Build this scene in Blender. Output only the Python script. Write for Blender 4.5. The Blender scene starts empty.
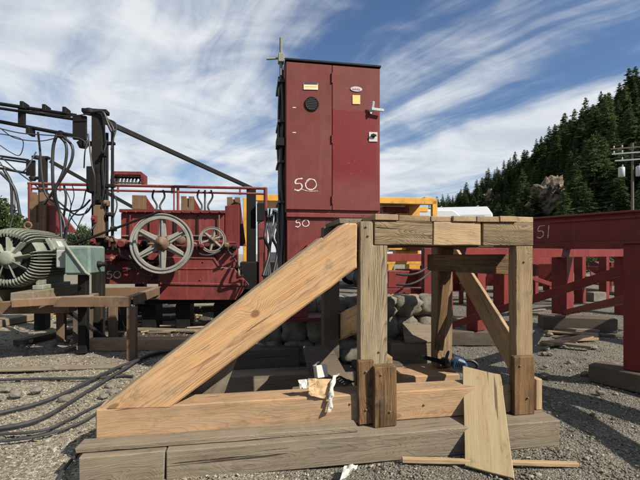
import bpy, bmesh, math, random
import numpy as np
from mathutils import Vector, Matrix
random.seed(7); RNG = np.random.default_rng(7)
R = math.radians
SC = bpy.context.scene
COL = SC.collection

# ------------------------------------------------------------------ camera, sky, sun, exposure
F = 400.0; CX = 320.0; HY = 254.0; EYE = 1.5        # focal length in photo pixels, principal column, horizon row
cd = bpy.data.cameras.new('camera'); cam = bpy.data.objects.new('camera', cd); COL.objects.link(cam)
cam.location = (0, 0, EYE); cam.rotation_euler = (R(90), 0, 0)
cd.sensor_width = 36; cd.lens = 36 * F / 640; cd.shift_y = (HY - 240) / 640
cd.clip_start = 0.05; cd.clip_end = 6000
SC.camera = cam
SUN_EL, SUN_AZ = R(40), R(57)                       # elevation; to the right of straight behind the camera
sdir = Vector((math.cos(SUN_EL)*math.sin(SUN_AZ), -math.cos(SUN_EL)*math.cos(SUN_AZ), math.sin(SUN_EL)))
sl = bpy.data.lights.new('sun', 'SUN'); sl.energy = 5.0; sl.angle = R(0.5); sl.color = (1, 0.925, 0.80)
so = bpy.data.objects.new('sun', sl); COL.objects.link(so)
so.rotation_euler = (-sdir).to_track_quat('-Z', 'Y').to_euler(); so.location = (20, -10, 30)
SC.view_settings.view_transform = 'Standard'; SC.view_settings.look = 'None'
SC.view_settings.exposure = 0.75; SC.view_settings.gamma = 1; SC.view_settings.use_curve_mapping = False

class NT:                                           # tiny node-tree helper
    def __init__(s, nt): s.t = nt; s.n = nt.nodes; s.l = nt.links
    def put(s, sock, v):
        if hasattr(v, 'is_output') or isinstance(v, bpy.types.NodeSocket): s.l.new(v, sock)
        elif v is not None: sock.default_value = v
    def math(s, op, a, b=None, clamp=False):
        m = s.n.new('ShaderNodeMath'); m.operation = op; m.use_clamp = clamp
        s.put(m.inputs[0], a)
        if b is not None: s.put(m.inputs[1], b)
        return m.outputs[0]
    def vmath(s, op, a, b=None):
        m = s.n.new('ShaderNodeVectorMath'); m.operation = op
        s.put(m.inputs[0], a)
        if b is not None: s.put(m.inputs[1], b)
        return m.outputs[1] if op in ('LENGTH', 'DOT_PRODUCT', 'DISTANCE') else m.outputs[0]
    def scale(s, v, xyz): return s.vmath('MULTIPLY', v, xyz)
    def noise(s, vec, scale, detail=4, rough=0.55, dist=0.0):
        m = s.n.new('ShaderNodeTexNoise'); s.put(m.inputs['Vector'], vec); m.inputs['Scale'].default_value = scale
        m.inputs['Detail'].default_value = detail; m.inputs['Roughness'].default_value = rough; m.inputs['Distortion'].default_value = dist
        return m.outputs['Fac']
    def noisec(s, vec, scale, detail=2):
        m = s.n.new('ShaderNodeTexNoise'); s.put(m.inputs['Vector'], vec); m.inputs['Scale'].default_value = scale
        m.inputs['Detail'].default_value = detail
        return m.outputs['Color']
    def voro(s, vec, scale, feature='F1', rand=1.0):
        m = s.n.new('ShaderNodeTexVoronoi'); m.feature = feature; s.put(m.inputs['Vector'], vec)
        m.inputs['Scale'].default_value = scale; m.inputs['Randomness'].default_value = rand
        return m
    def ramp(s, fac, stops):
        m = s.n.new('ShaderNodeValToRGB'); s.put(m.inputs[0], fac); e = m.color_ramp.elements
        while len(e) < len(stops): e.new(0.5)
        for k, (p, c) in enumerate(stops):
            e[k].position = p; e[k].color = (c, c, c, 1) if not isinstance(c, (tuple, list)) else tuple(c[:3]) + (1,)
        return m.outputs[0]
    def mix(s, fac, a, b, blend='MIX'):
        m = s.n.new('ShaderNodeMix'); m.data_type = 'RGBA'; m.blend_type = blend
        s.put(m.inputs['Factor'], fac)
        for sock, v in ((m.inputs[6], a), (m.inputs[7], b)):
            s.put(sock, tuple(v)[:3] + (1,) if isinstance(v, (tuple, list)) else v)
        return m.outputs[2]
    def sep(s, v):
        m = s.n.new('ShaderNodeSeparateXYZ'); s.put(m.inputs[0], v); return m.outputs
    def comb(s, x, y, z):
        m = s.n.new('ShaderNodeCombineXYZ')
        for k, v in enumerate((x, y, z)): s.put(m.inputs[k], v)
        return m.outputs[0]
    def step(s, x, lo, hi):
        m = s.n.new('ShaderNodeMapRange'); m.interpolation_type = 'SMOOTHSTEP'; s.put(m.inputs[0], x)
        m.inputs[1].default_value = lo; m.inputs[2].default_value = hi
        return m.outputs[0]
    def bump(s, h, strength, dist=0.01):
        m = s.n.new('ShaderNodeBump'); s.put(m.inputs['Height'], h); m.inputs['Strength'].default_value = strength
        m.inputs['Distance'].default_value = dist
        return m.outputs[0]

w = bpy.data.worlds.new('World'); SC.world = w; w.use_nodes = True
nt = NT(w.node_tree); nt.n.clear()
sky = nt.n.new('ShaderNodeTexSky'); sky.sky_type = 'NISHITA'; sky.sun_disc = False
sky.sun_elevation = SUN_EL; sky.sun_rotation = R(180) - SUN_AZ; sky.air_density = 1.0; sky.dust_density = 0.6; sky.ozone_density = 2.5
tc = nt.n.new('ShaderNodeTexCoord')
d = nt.vmath('NORMALIZE', tc.outputs['Generated'])
dx, dy, dz = nt.sep(d)
zz = nt.math('MAXIMUM', dz, 0.03)
zc = nt.math('ADD', zz, 0.10)
cxp, cyp = nt.math('DIVIDE', dx, zc), nt.math('DIVIDE', dy, zc)          # the cirrus layer as a flat sheet overhead
ca, sa = math.cos(R(-36)), math.sin(R(-36))
al = nt.math('ADD', nt.math('MULTIPLY', cxp, sa), nt.math('MULTIPLY', cyp, ca))     # along the streaks
ac = nt.math('SUBTRACT', nt.math('MULTIPLY', cxp, ca), nt.math('MULTIPLY', cyp, sa))  # across
wob = nt.noise(nt.comb(nt.math('MULTIPLY', al, 0.5), nt.math('MULTIPLY', ac, 0.7), 3.1), 1.2, 3)
ac2 = nt.math('ADD', ac, nt.math('MULTIPLY', wob, .75))
st1 = nt.noise(nt.comb(nt.math('MULTIPLY', al, 0.16), nt.math('MULTIPLY', ac2, 1.0), 0.4), 1.7, 6, 0.55, 0.15)
st2 = nt.noise(nt.comb(nt.math('MULTIPLY', al, 0.45), nt.math('MULTIPLY', ac2, 3.2), 7.7), 1.5, 6, 0.58, 0.25)
big = nt.noise(nt.comb(nt.math('MULTIPLY', al, 0.30), nt.math('MULTIPLY', ac, 0.42), 12.3), 1.0, 3, 0.5)
puf = nt.noise(nt.comb(cxp, cyp, 4.4), 2.3, 8, 0.6, 0.6)
m = nt.math('ADD', nt.math('MULTIPLY', st1, 0.50), nt.math('MULTIPLY', st2, 0.26))
m = nt.math('ADD', m, nt.math('MULTIPLY', big, 0.40))
m = nt.math('ADD', m, nt.math('MULTIPLY', puf, 0.20))
low = nt.step(dz, 0.40, 0.02)                                             # thicker veil towards the horizon
left = nt.step(dx, 0.15, -0.5)
m = nt.math('ADD', m, nt.math('MULTIPLY', low, 0.06))
m = nt.math('ADD', m, nt.math('MULTIPLY', left, 0.012))
msk = nt.step(m, 0.592, 0.805)
msk = nt.math('MULTIPLY', msk, 0.93)
cloudc = nt.mix(nt.step(puf, 0.3, 0.75), (5.8, 6.3, 6.9), (8.2, 8.4, 8.6))
skyc = nt.mix(1.0, sky.outputs[0], (0.85, 0.95, 1.08), 'MULTIPLY')
bg = nt.n.new('ShaderNodeBackground'); bg.inputs['Strength'].default_value = 0.064
nt.l.new(nt.mix(msk, skyc, cloudc), bg.inputs['Color'])
wo = nt.n.new('ShaderNodeOutputWorld'); nt.l.new(bg.outputs[0], wo.inputs[0])

# ------------------------------------------------------------------ frames
AANG = math.atan2(400, 2380)                         # the timber platform is turned 9.5 degrees to the picture
UX = np.array((math.cos(AANG), math.sin(AANG), 0)); VX = np.array((-math.sin(AANG), math.cos(AANG), 0)); WX = np.array((0, 0, 1.0))
A0 = np.array((1.90, 3.16, 0.0)); CAMP = np.array((0, 0, EYE))
def W(u, v, w): return A0 + UX*u + VX*v + WX*w
def ray(px, py): return np.array(((px-CX)/F, 1.0, (HY-py)/F))
def T(px, py, v):                                    # point of the plane v=const seen at a photo pixel
    r = ray(px, py); t = (v + A0 @ VX) / (r @ VX)
    return CAMP + r*t
def L(p): q = np.asarray(p) - A0; return (q @ UX, q @ VX, q[2])
def P(px, py, Z): return CAMP + ray(px, py)*Z
def G(px, py, h=0.0): r = ray(px, py); return CAMP + r*((h-EYE)/r[2])
D5 = np.array((-0.559, 0.829, 0)); Q5 = np.array((0.829, 0.559, 0)); O5 = np.array((3.46, 4.42, 0))
def S5(s, q, z): return O5 + D5*s + Q5*q + WX*z

def nrm(v): v = np.asarray(v, float); return v/np.linalg.norm(v)

# ------------------------------------------------------------------ mesh builder
ROUGH = [0.0]                                      # how uneven the edges of what is built now are, in metres
class MB:
    def __init__(s): s.v = []; s.f = []; s.g = []; s.mi = []; s.sm = []; s.n = 0
    def add(s, v, f, g=None, mi=0, sm=False):
        v = np.asarray(v, float); g = v if g is None else np.asarray(g, float)
        s.v.append(v); s.g.append(g)
        for q in f: s.f.append([i + s.n for i in q]); s.mi.append(mi); s.sm.append(sm)
        s.n += len(v); return s
    def _bm(s, bm, M, o, mi=0, sm=False, goff=None):
        bm.verts.index_update()
        lv = np.array([p.co for p in bm.verts]); f = [[p.index for p in q.verts] for q in bm.faces]
        M = np.asarray(M, float)
        if goff is None: goff = goffset()
        g = lv + goff[0]; g[:, 1] += lv[:, 0]*goff[1]; g[:, 2] += lv[:, 0]*goff[2]
        bm.free()
        return s.add(lv @ M + np.asarray(o), f, g, mi, sm)
    def box(s, c, ex, ey, ez, sx, sy, sz, bevel=0.004, mi=0, jit=0.0):
        bm = bmesh.new(); bmesh.ops.create_cube(bm, size=1)
        for p in bm.verts: p.co = Vector((p.co.x*sx + random.uniform(-jit, jit), p.co.y*sy + random.uniform(-jit, jit), p.co.z*sz + random.uniform(-jit, jit)))
        q = ROUGH[0]
        if q and sx > .3:
            ed = [e for e in bm.edges if abs(e.verts[0].co.x-e.verts[1].co.x) > .5*sx]
            bmesh.ops.subdivide_edges(bm, edges=ed, cuts=min(14, int(sx/.13)), use_grid_fill=True)
            for p in bm.verts:
                k = q if abs(p.co.x) < sx*.495 else q*.5
                p.co.y += random.uniform(-k, k); p.co.z += random.uniform(-k, k)
        if bevel:
            bm.normal_update(); eg = [e for e in bm.edges if len(e.link_faces) == 2 and e.calc_face_angle(0) > .7]
            bmesh.ops.bevel(bm, geom=eg, offset=min(bevel, 0.4*min(sx, sy, sz)), segments=1, affect='EDGES', clamp_overlap=True)
        return s._bm(bm, np.array((ex, ey, ez)), c, mi)
    def beam(s, p0, p1, w, h, up=(0, 0, 1), bevel=0.005, mi=0, jit=0.0):   # w across, h along "up"
        p0 = np.asarray(p0, float); p1 = np.asarray(p1, float); x = nrm(p1-p0); up = np.asarray(up, float)
        y = nrm(np.cross(up, x)); z = np.cross(x, y)
        return s.box((p0+p1)/2, x, y, z, np.linalg.norm(p1-p0), w, h, bevel, mi, jit)
    def ubox(s, u0, u1, v0, v1, w0, w1, bevel=0.005, mi=0, jit=0.0):       # a box of the platform's frame
        return s.box(W((u0+u1)/2, (v0+v1)/2, (w0+w1)/2), UX, VX, WX, abs(u1-u0), abs(v1-v0), abs(w1-w0), bevel, mi, jit)
    def prism(s, pts, ext, ex=None, bevel=0.004, mi=0, goff=None):                    # world polygon swept by a vector; ex = grain direction
        pts = np.asarray(pts, float); ext = np.asarray(ext, float); o = pts.mean(0)
        n = nrm(ext); ex = nrm(ex if ex is not None else pts[1]-pts[0]); ex = nrm(ex - n*(ex @ n)); ez = np.cross(ex, n)
        M = np.array((ex, n, ez)); lp = (pts-o) @ M.T; e = np.linalg.norm(ext)
        if ROUGH[0]:
            out = []
            for i in range(len(lp)):
                p, q = lp[i], lp[(i+1) % len(lp)]; m_ = max(1, int(np.linalg.norm(q-p)/.13))
                for k in range(m_): out.append(p+(q-p)*k/m_+(np.array((random.uniform(-1, 1), 0, random.uniform(-1, 1)))*ROUGH[0] if k else 0))
            lp = np.array(out)
        bm = bmesh.new()
        a = [bm.verts.new(p) for p in lp]; b = [bm.verts.new((p[0], p[1]+e, p[2])) for p in lp]; k = len(lp)
        bm.faces.new(a); bm.faces.new(b[::-1])
        for i in range(k): bm.faces.new((a[i], b[i], b[(i+1) % k], a[(i+1) % k]))
        bmesh.ops.recalc_face_normals(bm, faces=list(bm.faces))
        if bevel:
            bm.normal_update(); bmesh.ops.bevel(bm, geom=[x for x in bm.edges if x.calc_face_angle(0) > .5], offset=bevel, segments=1, affect='EDGES', clamp_overlap=True)
        return s._bm(bm, M, o, mi, False, goff)
    def tprism(s, px, v, th, ex=None, bevel=0.004, mi=0): return s.prism([T(x, y, v) for x, y in px], VX*th, ex, bevel, mi)
    def tube(s, pts, r, n=8, mi=0, closed=False):
        pts = np.asarray(pts, float); k = len(pts); r = np.full(k, r) if np.isscalar(r) else np.asarray(r)
        tg = np.gradient(pts, axis=0) if not closed else np.roll(pts, -1, 0)-np.roll(pts, 1, 0)
        up = np.array((0.13, 0.21, 0.97)); vs = []
        a = None
        for i in range(k):
            t = nrm(tg[i])
            if a is None: a = nrm(np.cross(t, up) if abs(t @ up) < .95 else np.cross(t, (1, 0, 0)))
            else: a = nrm(a - t*(a @ t))
            b = np.cross(t, a)
            for j in range(n): th = 2*math.pi*j/n; vs.append(pts[i] + r[i]*(a*math.cos(th)+b*math.sin(th)))
        f = []
        for i in range(k if closed else k-1):
            for j in range(n):
                i2 = (i+1) % k
                f.append((i*n+j, i*n+(j+1) % n, i2*n+(j+1) % n, i2*n+j))
        s.add(vs, f, None, mi, True)
        if not closed: s.add(vs[:n], [list(range(n))[::-1]], None, mi); s.add(vs[-n:], [list(range(n))], None, mi)
        return s
    def lathe(s, prof, o, ax, n=24, mi=0, sm=True, caps=True):                       # prof: (distance along ax, radius)
        ax = nrm(ax); a = nrm(np.cross(ax, (0, 0, 1)) if abs(ax[2]) < .9 else np.cross(ax, (1, 0, 0))); b = np.cross(ax, a); vs = []
        for t, r in prof:
            for j in range(n): th = 2*math.pi*j/n; vs.append(np.asarray(o)+ax*t+r*(a*math.cos(th)+b*math.sin(th)))
        f = [(i*n+j, i*n+(j+1) % n, (i+1)*n+(j+1) % n, (i+1)*n+j) for i in range(len(prof)-1) for j in range(n)]
        s.add(vs, f, None, mi, sm)
        for i in (0, len(prof)-1) if caps else ():
            if prof[i][1] > 1e-4: s.add(vs[i*n:(i+1)*n], [list(range(n))], None, mi)
        return s
    def build(s, name, mats, parent=None, local=False):
        v = np.concatenate(s.v); g = np.concatenate(s.g)
        pl = np.array(WL.get(parent.name, (0, 0, 0))) if parent else np.zeros(3)
        lo, hi = v.min(0), v.max(0)
        o = np.array(((lo[0]+hi[0])/2, (lo[1]+hi[1])/2, lo[2])) if not local else pl
        me = bpy.data.meshes.new(name); me.from_pydata((v-o).tolist(), [], s.f)
        at = me.attributes.new('gc', 'FLOAT_VECTOR', 'POINT'); at.data.foreach_set('vector', g.astype(np.float32).ravel())
        for mt in (mats if isinstance(mats, (list, tuple)) else [mats]): me.materials.append(mt)
        me.polygons.foreach_set('material_index', s.mi); me.polygons.foreach_set('use_smooth', s.sm); me.update()
        ob = bpy.data.objects.new(name, me); COL.objects.link(ob)
        if parent: ob.parent = parent
        ob.location = (o - pl) if parent else o
        WL[ob.name] = tuple(o)
        return ob
WL = {}
def goffset():
    return (np.array((random.uniform(0, 40), random.choice((-1, 1))*random.uniform(.03, .16), random.choice((-1, 1))*random.uniform(.02, .14))), random.uniform(-.05, .05), random.uniform(-.05, .05))
def tag(o, label=None, cat=None, group=None, kind=None):
    if label: o['label'] = label
    if cat: o['category'] = cat
    if group: o['group'] = group
    if kind: o['kind'] = kind
    return o
def thing(name, loc, label, cat, group=None):
    o = bpy.data.objects.new(name, None); COL.objects.link(o); o.location = loc; o.empty_display_size = .2
    WL[o.name] = tuple(loc)
    return tag(o, label, cat, group)
def curve_pts(ctrl, n=24):                            # Catmull-Rom through control points
    c = np.asarray(ctrl, float); c = np.vstack((2*c[0]-c[1], c, 2*c[-1]-c[-2])); out = []
    for i in range(1, len(c)-2):
        for t in np.linspace(0, 1, max(2, n//(len(c)-3)), endpoint=False):
            a, b, d_, e = c[i-1], c[i], c[i+1], c[i+2]
            out.append(0.5*((2*b)+(-a+d_)*t+(2*a-5*b+4*d_-e)*t*t+(-a+3*b-3*d_+e)*t**3))
    out.append(c[-2]); return np.array(out)

# ------------------------------------------------------------------ materials
def newmat(name):
    mt = bpy.data.materials.new(name); mt.use_nodes = True; t = NT(mt.node_tree); b = mt.node_tree.nodes['Principled BSDF']
    return mt, t, b
def attr(t):
    a = t.n.new('ShaderNodeAttribute'); a.attribute_name = 'gc'; return a.outputs['Vector']
def wood(name, light, dark, ring=75, rough=.75, stain=(.12, .10, .08), stainamt=.35, contrast=.6, knots=.55, bumpk=.35, weather=None, wamt=0.0, warp=.16, knot=None):
    mt, t, b = newmat(name); g = attr(t)
    x, y, z = t.sep(g)
    lo = t.scale(g, (0.55, 2.2, 2.2))
    wv = t.noise(lo, 1.6, 3, .5); wv2 = t.noise(t.scale(g, (2.2, 9, 9)), 1.5, 3, .5)
    vo = t.voro(t.scale(g, (1.25, 3.2, 3.2)), 1.0)
    kn = t.step(vo.outputs['Distance'], .34, .03); kc = t.step(vo.outputs['Distance'], .085, .05)
    if knot:
        kd = t.vmath('LENGTH', t.vmath('MULTIPLY', t.vmath('SUBTRACT', g, knot), (.75, .3, 1.0)))
        kn = t.math('MAXIMUM', kn, t.step(kd, .13, .0)); kc = t.math('MAXIMUM', kc, t.step(kd, .034, .018))
    r = t.math('SQRT', t.math('ADD', t.math('MULTIPLY', y, y), t.math('MULTIPLY', z, z)))
    r = t.math('ADD', r, t.math('MULTIPLY', wv, warp)); r = t.math('ADD', r, t.math('MULTIPLY', wv2, .012))
    r = t.math('ADD', r, t.math('MULTIPLY', kn, .07))
    ph = t.math('FRACT', t.math('MULTIPLY', r, ring*1.95))
    rg = t.ramp(ph, [(0, 0.0), (.55, .35), (.86, 1.0), (1.0, 0.0)])
    fade_ = t.step(t.noise(t.scale(g, (1.1, 6, 6)), 1.4, 4, .6), .32, .66)          # the grain shows in places and is worn away in others
    fib = t.noise(t.scale(g, (2.6, 190, 190)), 1.0, 4, .65); fib2 = t.noise(t.scale(g, (1.3, 55, 55)), 1.0, 5, .65)
    fac = t.math('MULTIPLY', t.math('MULTIPLY', rg, contrast*.85), t.math('ADD', t.math('MULTIPLY', fade_, .8), .2))
    fac = t.math('ADD', fac, t.math('MULTIPLY', t.math('SUBTRACT', fib, .5), .9)); fac = t.math('ADD', fac, t.math('MULTIPLY', t.math('SUBTRACT', fib2, .47), 1.5), True)
    c = t.mix(fac, light, dark)
    c = t.mix(t.math('MULTIPLY', kc, knots), c, tuple(q*.45 for q in dark))
    s1 = t.step(t.math('ADD', t.math('MULTIPLY', t.noise(t.scale(g, (1.6, 3.4, 3.4)), 1.5, 7, .68), .7), t.math('MULTIPLY', fib2, .3)), .44, .66)
    c = t.mix(t.math('MULTIPLY', s1, stainamt), c, stain)
    blot = t.step(t.noise(t.scale(g, (3.0, 5, 5)), 2.2, 7, .7), .54, .70)                # greasy smears and boot dirt
    c = t.mix(t.math('MULTIPLY', blot, .55), c, tuple(q*.55 for q in stain))
    dusty = t.step(t.noise(t.scale(g, (4, 6, 6)), 2.0, 6, .7), .55, .72)
    c = t.mix(t.math('MULTIPLY', dusty, .35), c, tuple(min(1, q*.7+.10) for q in light))
    if weather:
        s2 = t.step(t.noise(t.scale(g, (.8, 9, 9)), 1.7, 6, .65), .35, .7)
        c = t.mix(t.math('MULTIPLY', s2, wamt), c, weather)
    ck = t.step(t.noise(t.scale(g, (.8, 34, 34)), 1.0, 2, .5), .69, .735)                 # drying checks along the grain
    c = t.mix(t.math('MULTIPLY', ck, .8), c, tuple(q*.25 for q in dark))
    t.l.new(c, b.inputs['Base Color']); b.inputs['Roughness'].default_value = rough; b.inputs['Specular IOR Level'].default_value = .2
    saw = t.noise(t.scale(g, (160, 6, 6)), 1.0, 2, .5)
    h = t.math('SUBTRACT', t.math('ADD', t.math('ADD', t.math('MULTIPLY', rg, -.25), t.math('MULTIPLY', fib2, .9)), t.math('MULTIPLY', saw, .06)), t.math('MULTIPLY', ck, 1.6))
    t.l.new(t.bump(h, bumpk, .008), b.inputs['Normal'])
    return mt
def paint(name, col, rust=(.10, .035, .015), rustamt=.3, dust=(.30, .25, .19), dustamt=.25, rough=.5, fade=None, spec=.35, sc=1.0, dirt=.55):
    mt, t, b = newmat(name); tc = t.n.new('ShaderNodeTexCoord'); o = tc.outputs['Object']
    n1 = t.noise(o, 1.3*sc, 5, .6); n2 = t.noise(o, 9*sc, 6, .65); n3 = t.noise(o, 45*sc, 3, .6)
    c = t.mix(t.step(n1, .3, .7), col, fade or tuple(min(1, q*1.22+.01) for q in col))
    streak = t.noise(t.scale(o, (14, 14, .8)), 1.0*sc, 4, .6)
    c = t.mix(t.math('MULTIPLY', t.step(streak, .52, .75), dustamt*.7), c, dust)
    dm = t.step(t.noise(t.scale(o, (1.2, 1.2, .7)), 3.2*sc, 7, .68), .46, .70)
    c = t.mix(t.math('MULTIPLY', dm, dirt), c, tuple(q*.38+.004 for q in col))
    geo = t.n.new('ShaderNodeNewGeometry'); nz = t.sep(geo.outputs['Normal'])[2]
    dst = t.math('MULTIPLY', t.step(nz, .3, .95), t.step(n2, .25, .7))
    c = t.mix(t.math('MULTIPLY', dst, min(1, dustamt*2.2)), c, dust)
    sp = t.step(t.math('ADD', t.math('MULTIPLY', n2, .7), t.math('MULTIPLY', n3, .3)), .56, .66)
    c = t.mix(t.math('MULTIPLY', sp, rustamt), c, rust)
    t.l.new(c, b.inputs['Base Color']); b.inputs['Specular IOR Level'].default_value = spec
    t.l.new(t.ramp(n2, [(.2, max(.05, rough-.12)), (.8, min(1, rough+.2))]), b.inputs['Roughness'])
    t.l.new(t.bump(t.math('ADD', n2, t.math('MULTIPLY', n3, .4)), .12, .004), b.inputs['Normal'])
    return mt
def plain(name, col, rough=.6, var=.25, sc=8, metallic=0.0, bump=.15):
    mt, t, b = newmat(name); tc = t.n.new('ShaderNodeTexCoord'); n = t.noise(tc.outputs['Object'], sc, 5, .6)
    t.l.new(t.mix(t.step(n, .25, .75), tuple(q*(1-var) for q in col), tuple(min(1, q*(1+var)) for q in col)), b.inputs['Base Color'])
    b.inputs['Roughness'].default_value = rough; b.inputs['Metallic'].default_value = metallic
    t.l.new(t.bump(t.noise(tc.outputs['Object'], sc*4, 4, .6), bump, .004), b.inputs['Normal'])
    return mt
M = {}
M['fresh'] = wood('fresh_sawn_fir', (.47, .30, .155), (.22, .095, .042), ring=40, stain=(.18, .145, .10), stainamt=.5, contrast=.85, bumpk=.25, knots=.8)
M['brace'] = wood('fresh_sawn_fir_brace', (.47, .285, .135), (.22, .082, .032), ring=34, stain=(.22, .17, .11), stainamt=.45, contrast=1.2, bumpk=.25, knots=.75, weather=(.27, .235, .175), wamt=.28, warp=.13, knot=(-.14, .045, .10))
M['sill'] = wood('tan_sawn_fir', (.33, .205, .112), (.17, .09, .044), ring=60, stain=(.13, .105, .07), stainamt=.6, contrast=.6, weather=(.26, .22, .16), wamt=.4)
M['pale'] = wood('pale_fir', (.37, .262, .148), (.19, .115, .055), ring=70, stain=(.17, .14, .105), stainamt=.55, contrast=.65)
M['grey'] = wood('weathered_grey_timber', (.180, .142, .098), (.078, .058, .038), ring=90, stain=(.085, .070, .050), stainamt=.5, contrast=.6, weather=(.20, .178, .138), wamt=.5, bumpk=.7)
M['post'] = wood('weathered_grainy_post', (.30, .235, .145), (.075, .048, .026), ring=44, stain=(.19, .165, .13), stainamt=.4, contrast=1.45, bumpk=.6)
M['brown'] = wood('brown_weathered_timber', (.165, .095, .043), (.045, .024, .012), ring=60, stain=(.035, .024, .015), stainamt=.75, contrast=.8, bumpk=.7)
M['swirl'] = wood('swirly_weathered_timber', (.25, .18, .105), (.042, .027, .016), ring=42, stain=(.10, .08, .055), stainamt=.4, contrast=1.5, bumpk=.9, warp=.5)
M['postpale'] = wood('browned_fir_post', (.27, .185, .098), (.115, .068, .032), ring=58, stain=(.10, .078, .052), stainamt=.5, contrast=1.1, bumpk=.5, weather=(.24, .20, .145), wamt=.4)
M['ply'] = wood('plywood_face', (.33, .25, .14), (.22, .15, .075), ring=34, stain=(.19, .145, .09), stainamt=.6, contrast=.5, bumpk=.15, weather=(.38, .31, .2), wamt=.5, knots=.8)
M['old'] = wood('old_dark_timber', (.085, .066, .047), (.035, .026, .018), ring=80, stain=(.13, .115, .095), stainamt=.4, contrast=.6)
M['red'] = paint('red_machine_paint', (.122, .0175, .0160), rustamt=.5, dustamt=.28, fade=(.155, .029, .026), dirt=.75)
M['brightred'] = paint('mid_red_steel_paint', (.130, .0165, .0155), rustamt=.45, dustamt=.10, fade=(.155, .024, .021), dirt=.65, spec=.25)
M['cabred'] = paint('faded_cabinet_red', (.120, .030, .028), rustamt=.2, dustamt=.08, fade=(.138, .038, .035), rough=.72, dirt=.3, spec=.2)
M['darkred'] = paint('dark_red_steel', (.095, .011, .011), rustamt=.4, dustamt=.10, spec=.25)
M['black'] = paint('black_greasy_steel', (.006, .0056, .0055), rust=(.022, .013, .008), rustamt=.5, dust=(.05, .044, .034), dustamt=.10, rough=.6, spec=.18, fade=(.008, .0075, .007))
M['mastblack'] = paint('weathered_black_mast', (.009, .0085, .008), rust=(.045, .026, .014), rustamt=.75, dust=(.07, .055, .035), dustamt=.5, rough=.7, spec=.18, fade=(.014, .012, .009))
M['rubber'] = plain('black_rubber_hose', (.010, .010, .011), .5, .4)
M['dusty_rubber'] = plain('dusty_rubber_cable', (.022, .022, .024), .7, .4)
M['rust'] = paint('rusty_steel', (.10, .060, .034), rust=(.04, .018, .009), rustamt=.6, dust=(.2, .16, .11), dustamt=.5, rough=.8)
M['rusttan'] = paint('tan_rusted_plate', (.115, .066, .034), rust=(.04, .018, .009), rustamt=.7, dustamt=.3, rough=.85)
M['wheel'] = paint('cream_grey_wheel_paint', (.185, .182, .163), rust=(.08, .045, .025), rustamt=.6, dust=(.3, .27, .21), dustamt=.35, rough=.7, sc=1.6)
M['steel'] = paint('dusty_grey_steel', (.235, .238, .225), rust=(.11, .065, .036), rustamt=.25, dust=(.3, .28, .23), dustamt=.3, rough=.6)
M['motor'] = paint('faded_green_grey_iron', (.150, .165, .135), rust=(.075, .045, .026), rustamt=.45, dust=(.28, .255, .205), dustamt=.65, rough=.75)
M['teal'] = paint('faded_teal_paint', (.098, .145, .127), rust=(.10, .05, .025), rustamt=.35, dust=(.22, .21, .175), dustamt=.45, rough=.6)
M['yellow'] = paint('yellow_machine_paint', (.45, .23, .028), rustamt=.35, dustamt=.2)
M['white'] = plain('white_paint', (.40, .41, .42), .4, .06)
M['paper'] = plain('white_paper', (.44, .425, .39), .8, .08)
M['kraft'] = plain('brown_kraft_paper', (.40, .27, .15), .85, .25, 14)
M['chalk'] = plain('white_chalk', (.50, .44, .42), .9, .3, 60)
M['label'] = plain('yellow_label', (.55, .42, .13), .5, .15, 20)
M['cream'] = plain('cream_label', (.55, .49, .33), .5, .12, 20)
M['inkred'] = plain('red_print', (.35, .04, .04), .5, .2)
M['ink'] = plain('black_print', (.02, .02, .02), .5, .2)
M['blue'] = plain('blue_tool_plastic', (.02, .055, .115), .35, .3)
M['glass'] = plain('dark_glass', (.02, .022, .025), .08, .2, bump=0)
M['bluewhite'] = plain('pale_blue_glass', (.28, .4, .5), .15, .2, bump=.02)
M['pole'] = wood('utility_pole_wood', (.15, .125, .095), (.07, .055, .04), ring=60)
M['galv'] = plain('galvanised_grey', (.38, .40, .41), .45, .12)
M['pump'] = M['black']

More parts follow.
